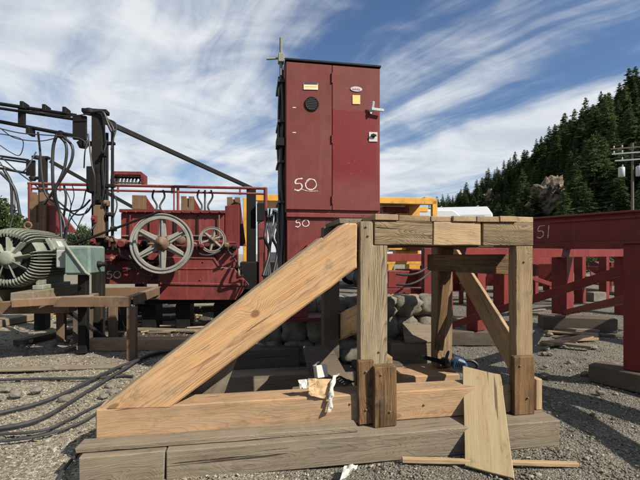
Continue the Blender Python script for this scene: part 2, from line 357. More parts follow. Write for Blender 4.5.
def stone_mat():
    mt, t, b = newmat('rubble_stone'); tc = t.n.new('ShaderNodeTexCoord'); o = tc.outputs['Object']
    n = t.noise(o, 4, 7, .65); n2 = t.noise(o, 30, 5, .7)
    c = t.ramp(n, [(.25, (.065, .058, .046)), (.5, (.14, .126, .102)), (.75, (.235, .215, .175))])
    c = t.mix(t.step(n2, .45, .7), c, (.10, .09, .072)); t.l.new(c, b.inputs['Base Color']); b.inputs['Roughness'].default_value = .9
    t.l.new(t.bump(t.math('ADD', n, t.math('MULTIPLY', n2, .4)), .6, .03), b.inputs['Normal']); return mt
M['stone'] = stone_mat()
def gravel_ground():
    mt, t, b = newmat('gravel_ground'); tc = t.n.new('ShaderNodeTexCoord'); o = tc.outputs['Object']
    x, y, z = t.sep(o)
    wn = t.vmath('ADD', o, t.scale(t.noisec(o, 14, 2), (.03, .03, .03)))
    v1 = t.voro(wn, 62); v2 = t.voro(wn, 125); v3 = t.voro(wn, 20)
    cell = t.sep(v1.outputs['Color'])[0]; cell2 = t.sep(v2.outputs['Color'])[1]
    big = t.noise(o, .55, 5, .6); md = t.noise(o, 2.6, 6, .62); fine = t.noise(o, 120, 3, .6)
    tan = t.ramp(cell, [(0, (.10, .086, .062)), (.45, (.225, .196, .145)), (.8, (.32, .285, .215)), (1, (.46, .43, .36))])
    gry = t.ramp(cell2, [(0, (.055, .050, .042)), (.5, (.122, .112, .092)), (.85, (.19, .177, .148)), (1, (.34, .325, .285))])
    side = t.math('ADD', t.step(x, -1.4, .9), t.math('MULTIPLY', t.math('SUBTRACT', big, .5), 1.5), True)   # browner fill on the left, grey road gravel on the right
    c = t.mix(side, tan, gry)
    dirt = t.step(md, .46, .68)
    c = t.mix(t.math('MULTIPLY', dirt, .5), c, (.10, .086, .067))
    c = t.mix(t.math('MULTIPLY', t.step(t.noise(o, 7, 5, .6), .58, .75), .35), c, (.25, .225, .175))
    far = t.step(t.vmath('LENGTH', o), 9, 40)
    c = t.mix(t.math('MULTIPLY', far, .8), c, (.20, .18, .14))
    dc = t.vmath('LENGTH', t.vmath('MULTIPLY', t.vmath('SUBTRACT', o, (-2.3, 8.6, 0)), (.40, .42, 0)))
    dk = t.step(t.math('ADD', dc, t.math('MULTIPLY', t.math('SUBTRACT', md, .5), .9)), 1.05, .75)   # cabinet and platform shadow painted dark into the ground below the red machine
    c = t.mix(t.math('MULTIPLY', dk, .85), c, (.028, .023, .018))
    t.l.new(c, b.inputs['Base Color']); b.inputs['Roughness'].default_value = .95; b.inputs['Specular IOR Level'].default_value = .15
    h = t.math('SUBTRACT', 1.0, v1.outputs['Distance']); h2 = t.math('SUBTRACT', 1.0, v2.outputs['Distance'])
    h3 = t.math('ADD', t.math('ADD', t.math('MULTIPLY', h, .8), t.math('MULTIPLY', h2, .5)), t.math('MULTIPLY', md, 1.5))
    t.l.new(t.bump(h3, .9, .02), b.inputs['Normal']); return mt
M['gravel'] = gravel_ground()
def pebble_mat():
    mt, t, b = newmat('gravel_stone'); c = t.sep(attr(t))[0]
    t.l.new(t.ramp(c, [(0, (.06, .053, .042)), (.35, (.14, .125, .096)), (.7, (.245, .218, .17)), (1, (.42, .395, .335))]), b.inputs['Base Color'])
    b.inputs['Roughness'].default_value = .9; b.inputs['Specular IOR Level'].default_value = .2; return mt
M['pebble'] = pebble_mat()
def hill_mat():
    mt, t, b = newmat('hill_ground'); tc = t.n.new('ShaderNodeTexCoord'); o = tc.outputs['Object']
    n = t.noise(o, .05, 7, .65); n2 = t.noise(o, .6, 6, .7)
    c = t.ramp(n2, [(.3, (.018, .026, .012)), (.55, (.035, .046, .018)), (.75, (.075, .075, .035))])
    c = t.mix(t.step(n, .60, .70), c, (.15, .115, .08)); t.l.new(c, b.inputs['Base Color']); b.inputs['Roughness'].default_value = 1
    t.l.new(t.bump(n2, 1, 1.5), b.inputs['Normal']); return mt
M['hill'] = hill_mat()
def leaf_mat(name, cols):
    mt, t, b = newmat(name); g = t.sep(attr(t))[0]
    oi = t.n.new('ShaderNodeObjectInfo')
    f = t.math('ADD', t.math('MULTIPLY', g, .65), t.math('MULTIPLY', oi.outputs['Random'], .35))
    t.l.new(t.ramp(f, [(0, cols[0]), (.5, cols[1]), (1, cols[2])]), b.inputs['Base Color'])
    b.inputs['Roughness'].default_value = .8; b.inputs['Specular IOR Level'].default_value = .15
    tr = t.n.new('ShaderNodeBsdfTranslucent'); ms = t.n.new('ShaderNodeMixShader'); ms.inputs[0].default_value = .38; out = mt.node_tree.nodes['Material Output']
    t.l.new(b.inputs['Base Color'].links[0].from_socket, tr.inputs['Color']); t.l.new(b.outputs[0], ms.inputs[1]); t.l.new(tr.outputs[0], ms.inputs[2]); t.l.new(ms.outputs[0], out.inputs['Surface'])   # light shines through thin foliage
    return mt
M['needle'] = leaf_mat('conifer_needles', [(.045, .068, .034), (.082, .118, .048), (.13, .155, .06)])
M['leaf'] = leaf_mat('broad_leaves', [(.022, .038, .013), (.05, .078, .025), (.10, .13, .045)])
M['bark'] = plain('tree_bark', (.07, .055, .04), .95, .3, 3)
# ------------------------------------------------------------------ setting: ground, hill
def gh(x, y):                                         # gentle unevenness of the yard
    return .012*np.sin(x*2.1+y*1.3)+.010*np.sin(x*4.7-y*3.1+1)+.006*np.sin(x*9.1+y*7.7)-.010
def make_ground():
    n = 300; s = np.linspace(-1, 1, n)
    ax = np.sinh(s*7.2)/np.sinh(7.2)*2500; X, Y = np.meshgrid(ax+.3, ax+4.0, indexing='ij')
    fall = np.exp(-((X**2+(Y-4)**2)/22**2)); Z = gh(X, Y)*fall-.012
    v = np.stack((X, Y, Z), -1).reshape(-1, 3); i = np.arange(n*n).reshape(n, n)
    f = np.stack((i[:-1, :-1], i[1:, :-1], i[1:, 1:], i[:-1, 1:]), -1).reshape(-1, 4).tolist()
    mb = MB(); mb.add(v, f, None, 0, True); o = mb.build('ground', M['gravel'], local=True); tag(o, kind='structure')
make_ground()

TT = np.array([.20, .30, .34, .40, .50, .60, .70, .80, 1.0, 1.4, 2.2])
YC = np.array([250, 210, 203, 193, 172, 143, 117, 93, 60, 30, 20.])
ZC = np.array([420, 400, 370, 320, 270, 235, 208, 190, 160, 130, 100.])
ZB = np.array([300, 240, 200, 160, 110, 82, 70, 62, 52, 45, 38.])
def hill_h(t, Z):
    c = np.interp(t, TT, (HY-YC)/F); zc = np.interp(t, TT, ZC); zb = np.interp(t, TT, ZB)
    q = np.clip((Z-zb)/(zc-zb), 0, None)
    top = c*zc+EYE
    return np.where(q < 1, top*(q**1.25), top+np.minimum((q-1)*20, 10)) + np.where(q > .04, 1.6*np.sin(Z*.11+t*30)+1.1*np.sin(Z*.23-t*47), 0)-.3
def make_hill():
    ts = np.linspace(.2, 2.2, 120); q = np.linspace(-.02, 1.6, 70); v = []
    for t in ts:
        zb, zc = np.interp(t, TT, ZB), np.interp(t, TT, ZC)
        for k in q: Z = zb+k*(zc-zb); v.append((t*Z, Z, float(hill_h(t, Z)) if k > 0 else -.5))
    n, m_ = len(ts), len(q); i = np.arange(n*m_).reshape(n, m_)
    f = np.stack((i[:-1, :-1], i[1:, :-1], i[1:, 1:], i[:-1, 1:]), -1).reshape(-1, 4).tolist()
    mb = MB(); mb.add(v, f, None, 0, True); tag(mb.build('hill', M['hill'], local=True), kind='structure')
make_hill()

def conifer(H, rad, seed, dens=1.0):                  # drooping whorls of needle sprays, ragged outline
    rg = np.random.default_rng(seed); V = []; Fc = []; Gc = []
    def spray(a, d_, sd, l, wd, g):                   # a pointed spray: quad widening then narrowing to a tip
        k = len(V); V.extend((a, a+d_*l*.45+sd*wd*.5, a+d_*l, a+d_*l*.45-sd*wd*.5)); Gc.extend([(g, 0, 0)]*4); Fc.append((k, k+1, k+2, k+3))
    z = H*rg.uniform(.04, .10); lop = rg.uniform(0, 6.28)
    while z < H*.985:
        q = z/H; rr = rad*((1-q)**.85)*rg.uniform(.65, 1.12)+.018
        nb = max(5, int((6+6*(1-q))*dens))
        for b in range(nb):
            th = rg.uniform(0, 6.283); l = rr*rg.uniform(.55, 1.2)*(1+.18*math.cos(th-lop))
            if rg.random() < .08: continue
            pitch = rg.uniform(-.45, -.05)+.55*q
            d_ = nrm((math.cos(th), math.sin(th), pitch)); sd = np.array((-math.sin(th), math.cos(th), 0)); p0 = np.array((0, 0, z)); g = np.clip(rg.normal(.38, .2), 0, 1)
            for s in (.15, .4, .62, .82):
                pp = p0+d_*l*s; pp[2] -= .14*l*s*s
                for sg in (-1, 1):
                    dv = nrm(d_+sd*sg*rg.uniform(.25, .9)+np.array((0, 0, rg.uniform(-.35, .15))))
                    wv = nrm(np.cross(dv, (rg.normal(0, .5), rg.normal(0, .5), 1)))
                    spray(pp, dv, wv, l*(.44-.18*s)+.010, l*(.24-.1*s)+.008, np.clip(g+rg.normal(0, .1), 0, 1))
        z += H*rg.uniform(.020, .032)
    for k2 in range(5): spray(np.array((0, 0, H*.93)), nrm((rg.normal(0, .25), rg.normal(0, .25), 1)), nrm(rg.normal(0, 1, 3)), H*.085, H*.012, .4)
    return np.array(V), Fc, np.array(Gc)
PROTO = [conifer(1.0, r, 40+i, d_) for i, (r, d_) in enumerate(((.21, 1.1), (.25, 1.2), (.18, 1.0), (.27, 1.15), (.23, .9), (.20, 1.3)))]
def tree_proto(k, label, H):
    root = thing('conifer_tree', (0, 0, 0), label, 'tree', 'conifers on the hillside')
    mb = MB(); mb.tube([(0, 0, -.02), (.002, 0, .4), (0, .002, .93)], [.018, .012, .003], 6); mb.build('trunk', M['bark'], root, True)
    v, f, g = PROTO[k]; cb = MB(); cb.add(v, f, g); cb.build('crown', M['needle'], root, True)
    return root
def copy_tree(o, parent=None):
    c = o.copy(); COL.objects.link(c); c.parent = parent
    for ch in o.children: copy_tree(ch, c)
    return c
LAB = ['dark green conifer among many like it on the shaded hillside', 'slender dark conifer on the skyline of the hill', 'bushy conifer on the lower hill slope above the red beam', 'small far conifer at the low left end of the wooded hill']
def forest():
    rg = np.random.default_rng(21); pts = []
    spots = []
    for i in range(26000):
        t = rg.uniform(.27, 1.4); zb, zc = np.interp(t, TT, ZB), np.interp(t, TT, ZC)
        q = rg.uniform(.0, 1.04); Z = zb+q*(zc-zb)
        if rg.random() > Z/300: continue
        x, y = t*Z, Z
        if abs(t-.572) < .033 and q < .55: continue          # the bare outcrop
        if abs(t-.42) < .014 and q < .8: continue
        sp = 5.0 if q > .88 else 4.2 if q > .5 else 4.8
        if any((x-a)**2+(y-b)**2 < sp*sp for a, b, *_ in spots): continue
        spots.append((x, y, q, t))
        if len(spots) > 1700: break
    spots.sort(key=lambda s: (s[2] < .90, -s[2] if s[2] >= .9 else s[1]))
    protos = {}
    stuff = MB(); used = 0
    for n_, (x, y, q, t) in enumerate(spots):
        H = .86*rg.choice((rg.uniform(6.5, 11), rg.uniform(11, 16), rg.uniform(15, 20)))*(1.1 if q < .5 else 1.0); k = int(rg.integers(0, 6)); rz = rg.uniform(0, 6.28); sxy = rg.uniform(.95, 1.6)
        z = float(hill_h(t, y))
        if used < 285 and t < .86:
            o = protos.get(k)
            if o is None: o = protos[k] = tree_proto(k, LAB[0], 1.0)
            else: o = copy_tree(o)
            o.location = (x, y, z-.2); o.rotation_euler = (rg.normal(0, .02), rg.normal(0, .02), rz); o.scale = (H*sxy, H*sxy, H)
            o['label'] = LAB[1] if (q > .9 and t > .42) else LAB[3] if t <= .42 else LAB[2] if q < .35 else LAB[0]
            used += 1
        else:
            v, f, g = PROTO[k]; c, s = math.cos(rz), math.sin(rz)
            vv = np.stack(((v[:, 0]*c-v[:, 1]*s)*H*sxy+x, (v[:, 0]*s+v[:, 1]*c)*H*sxy+y, v[:, 2]*H+z-.2), -1)
            stuff.add(vv, f, g)
    o = stuff.build('conifer_wood', M['needle'], local=True); tag(o, 'dense dark conifer wood covering the rest of the hillside', 'wood', kind='stuff')
forest()
def outcrop(px, py, Z, s, label):
    bm = bmesh.new(); bmesh.ops.create_icosphere(bm, subdivisions=4, radius=1)
    rg = np.random.default_rng(int(px)); ph = rg.uniform(0, 6, 9)
    for p in bm.verts:
        c = p.co; k = 1+.28*math.sin(c.x*5+ph[0])*math.sin(c.z*6+ph[1])+.17*math.sin(c.y*11+ph[2]+c.z*8)+.1*math.sin(c.x*19+ph[3]-c.z*15)+.06*random.uniform(-1, 1)
        p.co = c*k
    mb = MB(); mb._bm(bm, np.diag((s[0], s[1], s[2])), P(px, py, Z)-np.array((0, 0, s[2]*.4)), 0)
    tag(mb.build('rock_outcrop', M['outcrop']), label, 'rock')
def outcrop_mat():
    mt, t, b = newmat('outcrop_rock'); tc = t.n.new('ShaderNodeTexCoord'); o = tc.outputs['Object']; n = t.noise(o, .35, 8, .7); n2 = t.noise(t.scale(o, (.4, .4, 1.8)), .8, 6, .65)
    c = t.ramp(n2, [(.3, (.06, .048, .034)), (.5, (.19, .15, .105)), (.7, (.34, .28, .20))]); c = t.mix(t.step(n, .54, .66), c, (.035, .045, .018))
    t.l.new(c, b.inputs['Base Color']); b.inputs['Roughness'].default_value = 1; t.l.new(t.bump(n2, 1, 1.0), b.inputs['Normal']); return mt
M['outcrop'] = outcrop_mat()
outcrop(549, 191, 134, (5.6, 4.5, 6.2), 'bare tan rock face in the middle of the wooded hill')
outcrop(489, 199, 240, (5.5, 5, 6.5), 'small bare rock low at the left end of the wooded hill')

def broadleaf(name, loc, H, rad, label, seed, cat='tree', group=None, mat='leaf'):
    rg = np.random.default_rng(seed); root = thing(name, loc, label, cat, group); tr = MB()
    tr.tube([(0, 0, 0), (.05, .02, H*.3), (-.04, .03, H*.62), (0, 0, H*.92)], [.05*rad+.05, .04*rad+.03, .03, .012], 7)
    V = []; Fc = []; Gc = []
    cl = [(rg.normal(0, .42, 3)*np.array((rad, rad, H*.30))+np.array((0, 0, H*.55))) for _ in range(34)]
    for c in cl[:14]: tr.tube([(0, 0, max(.2, c[2]*.55)), c*.6+np.array((0, 0, c[2]*.25)), c], [.035, .02, .008], 5)
    for c in cl:
        R_ = rad*rg.uniform(.16, .34); g0 = rg.uniform(.15, .75)
        for _ in range(120):
            p = c+nrm(rg.normal(0, 1, 3))*R_*rg.uniform(.35, 1.05)**.5; a = nrm(rg.normal(0, 1, 3)); b = nrm(np.cross(a, rg.normal(0, 1, 3))); s = rg.uniform(.05, .12)*rad**.4
            k = len(V); V.extend((p-a*s, p+b*s*.5, p+a*s, p-b*s*.5)); g = np.clip(g0+rg.normal(0, .15), 0, 1); Gc.extend([(g, 0, 0)]*4); Fc.append((k, k+1, k+2, k+3))
    off = np.array(loc); tm = MB()
    for v, f_, g in ((np.concatenate(tr.v), tr.f, np.concatenate(tr.g)),): tm.add(v+off, f_, g, 0, True)
    tm.build('trunk', M['bark'], root); cb = MB(); cb.add(np.array(V)+off, Fc, np.array(Gc)); cb.build('crown', M[mat], root)
for i, (px, Z, H, rad, lab) in enumerate(((-14, 24, 6.6, 2.3, 'leafy tree at the left edge of the photo behind the motor'), (9, 26, 5.2, 1.5, 'leafy tree beside the red upright behind the motor, left of it'),
        (26, 30, 4.8, 1.3, 'low tree showing just left of the tan-fronted upright'), (86, 34, 4.6, 1.9, 'small green tree seen between the mast and the red upright'), (65, 46, 5.0, 2.2, 'far bushy tree behind the hoses of the mast'),
        (455, 60, 5.5, 3, 'rounded green bush beyond the white vehicles at the hill foot'), (470, 66, 6.5, 3.6, 'green bushy tree at the foot of the hill right of the white car'))):
    b = G(px, HY+EYE*F/Z); broadleaf('leafy_tree', (b[0], b[1], -.05), H, rad, lab, 300+i)

def gravel_stones():
    ico = bmesh.new(); bmesh.ops.create_icosphere(ico, subdivisions=1, radius=1); ico.verts.index_update()
    bv = np.array([p.co for p in ico.verts]); bf = np.array([[q.index for q in p.verts] for p in ico.faces]); ico.free()
    rg = np.random.default_rng(5); V = []; Gs = []; n = 0
    N = 34000
    Z = 2.2+9.5*rg.random(N)**1.7; t = rg.uniform(-.86, .86, N); X = t*Z
    s = rg.uniform(.0045, .0115, N)*(1+(rg.random(N) > .96)*rg.uniform(.3, 1.6, N))
    zz_ = gh(X, Z)*np.exp(-((X**2+(Z-4)**2)/22**2))-.012
    rel = np.stack((X, Z), -1)-A0[:2]; u = rel @ UX[:2]; v = rel @ VX[:2]
    keep = ~((v > -.01) & (v < .40) & (u > -4.2) & (u < .01))
    idx = np.where(keep)[0]
    rot = rg.uniform(0, 6.283, N)
    base = np.repeat(bv[None], len(idx), 0)*(1+rg.uniform(-.28, .28, (len(idx), len(bv), 1)))
    base *= s[idx, None, None]*np.stack((rg.uniform(.8, 1.4, len(idx)), rg.uniform(.7, 1.1, len(idx)), rg.uniform(.5, .85, len(idx))), -1)[:, None, :]
    c, s_ = np.cos(rot[idx])[:, None], np.sin(rot[idx])[:, None]
    bx = base[:, :, 0]*c-base[:, :, 1]*s_; by = base[:, :, 0]*s_+base[:, :, 1]*c
    out = np.stack((bx+X[idx, None], by+Z[idx, None], base[:, :, 2]+zz_[idx, None]+s[idx, None]*.25), -1)
    g = np.zeros_like(out); tone = np.clip(rg.normal(.48, .2, len(idx))-.16*(X[idx] > .2), 0, 1); g[:, :, 0] = tone[:, None]
    k = len(bv); f = (bf[None]+np.arange(len(idx))[:, None, None]*k).reshape(-1, 3).tolist()
    mb = MB(); mb.add(out.reshape(-1, 3), f, g.reshape(-1, 3)); o = mb.build('gravel', M['pebble'], local=True)
    tag(o, 'loose grey and tan gravel stones strewn over the yard', 'gravel', kind='stuff')
gravel_stones()

def chips():                                          # bark and wood chips trodden into the yard
    rg = np.random.default_rng(15); N = 4200; Z = 2.2+9*rg.random(N)**1.5; X = rg.uniform(-.86, .80, N)*Z
    near = rg.random(N) < .45; X = np.where(near, rg.normal(-1.6, 1.3, N), X); Z = np.where(near, rg.normal(5.2, 1.6, N), Z); ok = (Z > 2.2) & (np.abs(X) < .9*Z); X, Z = X[ok], Z[ok]; N = len(X)
    rel = np.stack((X, Z), -1)-A0[:2]; u = rel @ UX[:2]; v = rel @ VX[:2]; ok = ~((v > -.02) & (v < .42) & (u > -4.2) & (u < .02)); X, Z = X[ok], Z[ok]; N = len(X)
    l = rg.uniform(.006, .04, N)*rg.uniform(.5, 1.3, N); w_ = l*rg.uniform(.15, .5, N); th = rg.uniform(0, 6.28, N); z0 = gh(X, Z)*np.exp(-((X**2+(Z-4)**2)/22**2))+.004
    c, s_ = np.cos(th), np.sin(th); tz = rg.normal(0, .25, N); V = np.zeros((N, 8, 3))
    for k, (p, q, h) in enumerate(((-1, -1, 0), (1, -1, 0), (1, 1, 0), (-1, 1, 0), (-1, -1, 1), (1, -1, 1), (1, 1, 1), (-1, 1, 1))):
        px, py = p*l/2, q*w_/2*(1 if p < 0 else .6); V[:, k, 0] = X+px*c-py*s_; V[:, k, 1] = Z+px*s_+py*c; V[:, k, 2] = z0+px*tz+h*.004
    F_ = np.array(((4, 5, 6, 7), (0, 1, 5, 4), (1, 2, 6, 5), (2, 3, 7, 6), (3, 0, 4, 7))); f = (F_[None]+np.arange(N)[:, None, None]*8).reshape(-1, 4).tolist()
    g = np.zeros_like(V); g[:, :, 0] = rg.random(N)[:, None]; mb = MB(); mb.add(V.reshape(-1, 3), f, g.reshape(-1, 3)); tag(mb.build('wood_chips', M['chip'], local=True), 'small tan wood chips and bark flakes scattered over the gravel', 'wood chips', kind='stuff')
def chip_mat():
    mt, t, b = newmat('wood_chip'); t.l.new(t.ramp(t.sep(attr(t))[0], [(0, (.05, .035, .022)), (.4, (.16, .115, .07)), (.75, (.33, .25, .15)), (1, (.5, .42, .3))]), b.inputs['Base Color']); b.inputs['Roughness'].default_value = .9; return mt
M['chip'] = chip_mat()
chips()

def rubble(name, boxes, label):                       # piles of rounded stones, laid in uneven courses
    mb = MB(); rg = np.random.default_rng(9)
    for (u0, u1, v0, v1, w0, w1, sz) in boxes:
        w_ = w0
        while w_ < w1-.05:
            h = sz*rg.uniform(.75, 1.1); u = u0-rg.uniform(0, sz*.4)
            while u < u1:
                l = sz*rg.uniform(.8, 1.5); bm = bmesh.new(); bmesh.ops.create_icosphere(bm, subdivisions=3, radius=.5); ph = rg.uniform(0, 6, 6)
                for p in bm.verts:
                    c = p.co.normalized(); q = max(abs(c.x), abs(c.y), abs(c.z)); r_ = .5/(q**.78)*(1+.06*math.sin(c.x*7+ph[0])+.06*math.sin(c.y*6+ph[1]+c.z*5)+.04*math.sin(c.z*13+ph[2]))
                    p.co = Vector((c.x*r_*l*1.0, c.y*r_*(v1-v0), c.z*r_*h*1.03))
                mb._bm(bm, np.array((UX, VX, WX)), W(u+l/2, (v0+v1)/2+rg.uniform(-.05, .05), w_+h/2), 0, True); u += l*.93
            w_ += h*.93
    tag(mb.build(name, M['stone']), label, 'stone wall')

# ------------------------------------------------------------------ the timber platform
ROUGH[0] = .0028
plat = thing('timber_platform', W(-1.3, .3, .19), 'heavy timber platform of posts, beams and a big diagonal brace before the red cabinet', 'platform')
def TU(px, py, u): r = ray(px, py); t = ((u-(CAMP-A0) @ UX))/(r @ UX); return CAMP+r*t
def upx(px, v, py=300): return L(T(px, py, v))[0]
def wpx(px, py, v): return L(T(px, py, v))[2]
SV = .19
mb = MB(); mb.ubox(upx(95.5, SV), upx(512, SV), SV, SV+.20, .192, .42, .008); mb.build('sill', M['sill'], plat)
mb = MB(); mb.ubox(upx(75, .05), upx(358, .05), .05, SV-.003, .192, .228, .004, jit=.003); mb.build('ledger_plank', M['grey'], plat)
# posts
uA, uB, uC = upx(360, SV), upx(373, SV), upx(387.5, SV)
zt, zf = wpx(373, 221.5, SV), wpx(420, 245, SV)
ztop = wpx(450, 222, SV)
mb = MB(); mb.prism([W(uA, SV, .423), W(uC, SV, .423), W(uC, SV, zf-.002), W(uB, SV, zf-.002), W(uB, SV, zt), W(uA, SV, zt)], VX*.10, WX, .005); mb.build('post', M['post'], plat)
ur0, ur1 = upx(516, SV), upx(533, SV)
mb = MB(); mb.beam(W((ur0+ur1)/2, SV+.05, .193), W((ur0+ur1)/2, SV+.05, zf-.002), .10, ur1-ur0, UX, .005); mb.build('post', M['postpale'], plat)
# cleats in front of the posts
mb = MB(); a, b = upx(358.5, .14), upx(374, .14); mb.beam(W((a+b)/2, .163, .205), W((a+b)/2, .163, wpx(366, 361, .14)), .045, b-a, UX, .005, jit=.004); mb.build('cleat', M['brown'], plat)
a, b = upx(374.5, .09), upx(397, .09); mb = MB(); mb.beam(W((a+b)/2, .138, .193), W((a+b)/2, .138, wpx(385, 367, .09)), .095, b-a, UX, .006, jit=.004); mb.build('cleat', M['brown'], plat)
a, b = upx(514.5, .13), upx(535, .13); mb = MB(); mb.beam(W((a+b)/2, .158, .193), W((a+b)/2, .158, wpx(525, 357, .13)), .055, b-a, UX, .005, jit=.004); mb.build('cleat', M['brown'], plat)
mb = MB(); a, b = upx(534.5, .22), upx(538.5, .22); mb.beam(W((a+b)/2+.01, .26, .193), W((a+b)/2+.01, .26, .45), .12, b-a+.02, UX, .004); mb.build('packing_block', M['pale'], plat)
mb = MB(); a, b = upx(388, .2), upx(394, .2); mb.ubox(uC+.002, uC+.045, .2, .36, .422, wpx(391, 357, .2), .004); mb.build('packing_block', M['sill'], plat)
# front beams under the planks
for (x0, x1, mt) in ((374, 432.5, 'swirl'), (433, 481, 'grey'), (482, 533.5, 'swirl')):
    a, b = upx(x0, SV), upx(x1, SV); mb = MB(); mb.ubox(a+.002, b-.002, SV-.004, SV+.2, zf, ztop, .006, jit=.003); mb.build('front_beam', M['pale' if mt == 'grey' else mt], plat)
# planks
zp = ztop+.003; ends = [348, 374, 398, 430.5, 452, 475, 498, 515.5, 533.5]
for i in range(len(ends)-1):
    a, b = upx(ends[i], SV), upx(ends[i+1], SV); mb = MB(); h = .045+random.uniform(-.007, .007)
    mb.beam(W((a+b)/2, SV-.012+random.uniform(-.01, .012)+(.35 if i == 0 else 0), zp+h/2), W((a+b)/2, 1.16, zp+h/2), b-a-.006, h, WX, .004, jit=.003); mb.build('plank', M[('grey', 'sill', 'postpale', 'sill', 'pale', 'postpale', 'sill', 'pale')[i]], plat)
# long brace
mb = MB(); bp = [(103, 410.5), (170, 408.5), (357, 268), (357.5, 223), (345, 223)]
mb.prism([T(x, y, SV-.003) for x, y in bp], VX*.24, T(357, 250, SV)-T(136, 410, SV), .012, 0, (np.array((0, .05, .10)), .02, .03)); mb.build('brace', M['brace'], plat)
d_b = nrm(T(345, 223, SV)-T(103, 410.5, SV)); nb = nrm(np.cross(d_b, VX)); nb = nb if nb[2] > 0 else -nb
mb = MB(); mb.beam(T(106, 409, SV+.13)+nb*.016, T(322, 241.5, SV+.13)+nb*.018, .23, .036, nb, .004); mb.build('brace_strip', M['pale'], plat)
mb = MB(); mb.tprism([(168, 409), (220, 405.5), (243, 343), (243, 318)], .55, .10, T(243, 318, .5)-T(168, 409, .5), .008); mb.build('rear_brace', M['grey'], plat)
us = upx(358, .3); mb = MB(); mb.prism([TU(358, 303.5, us), TU(358, 331, us), TU(333, 342, us), TU(333, 317, us)], UX*.05, TU(333, 330, us)-TU(358, 317, us), .004); mb.build('side_brace', M['fresh'], plat)
mb = MB(); mb.tprism([(434, 254.5), (516, 254.5), (516, 275), (434, 271)], .44, .14, UX, .006); mb.build('cross_beam', M['brown'], plat)
# rear post and its leaning brace, right-hand diagonal
mb = MB(); a, b = upx(437, 1.14), upx(452, 1.14); mb.beam(W((a+b)/2, 1.21, .305), W((a+b)/2, 1.21, ztop), .15, b-a, UX, .005); mb.build('post', M['postpale'], plat)
mb = MB(); mb.beam(T(438.5, 350, 1.08), T(449, 248, 1.08), .05, .085, UX, .004); mb.build('rear_brace', M['brown'], plat)
us = upx(516, .30); mb = MB(); mb.prism([W(us, .26, .70), W(us, .26, .36), W(us, 1.64, ztop-.21), W(us, 1.32, ztop-.21)], UX*.036, W(us, 1.4, 1.6)-W(us, .26, .5), .004); mb.build('side_brace', M['pale'], plat)
for (x, v_, mt) in ((330, 1.02, 'old'),):
    a = upx(x, v_); mb = MB(); mb.beam(W(a, v_, .5), W(a, v_, ztop), .15, .15, UX, .005); mb.build('post', M[mt], plat)
# joists below the planks
for v_ in (.74, 1.0):
    mb = MB(); mb.ubox(uA, ur1, v_, v_+.10, ztop-.19, ztop-.001, .004); mb.build('joist', M['old'], plat)

for (x, y, v_) in ((366, 227, SV), (368, 236, SV), (366, 372, .14), (366, 410, .14), (381, 375, .09), (390, 412, .09), (520, 366, .13), (528, 398, .13), (524, 262, SV), (379, 352, SV), (350, 404, SV), (424, 405, SV)):
    mb = MB(); mb.lathe([(-.002, .009), (.006, .008), (.007, 0)], T(x, y, v_-.002), -VX, 8); mb.build('bolt', M['rust'], plat)
# base beams
mb = MB(); mb.ubox(upx(165.5, 0), 0, 0, .25, -.02, .19, .008, jit=.004); tag(mb.build('base_beam', M['grey']), 'long grey squared timber lying on the gravel under the whole platform', 'timber')
mb = MB(); mb.ubox(upx(78, 0), upx(164, 0), .0, .24, -.03, .185, .008, jit=.006); tag(mb.build('base_beam', M['grey']), 'short dark grey timber end butted left of the long base beam', 'timber')
# timber crib and rubble below the cabinet
def crib(px0, px1, v0, v1, w0, w1, mt, label):
    mb = MB(); mb.ubox(upx(px0, v0), upx(px1, v0), v0, v1, w0, w1, .01, jit=.01); tag(mb.build('crib_timber', M[mt]), label, 'timber', 'timbers stacked below the cabinet')
crib(226, 356, 1.22, 1.5, -.02, .29, 'grey', 'grey timber low on the gravel behind the big diagonal brace')
crib(404, 461, .93, 1.36, -.02, .30, 'sill', 'tan squared timber on the gravel beneath the blue power tool')
crib(392, 436, 1.42, 1.7, .02, .50, 'grey', 'grey timber standing higher, against the rubble stones right of the tall post')
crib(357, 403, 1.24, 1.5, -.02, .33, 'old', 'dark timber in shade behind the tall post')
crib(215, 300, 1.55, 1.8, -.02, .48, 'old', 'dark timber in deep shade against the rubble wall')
rubble('stone_wall', [(upx(258, 1.75), upx(436, 1.75), 1.68, 2.05, -.02, .92, .27)], 'rubble stone wall under the cabinet, its round boulders half in shade')
ROUGH[0] = 0.0
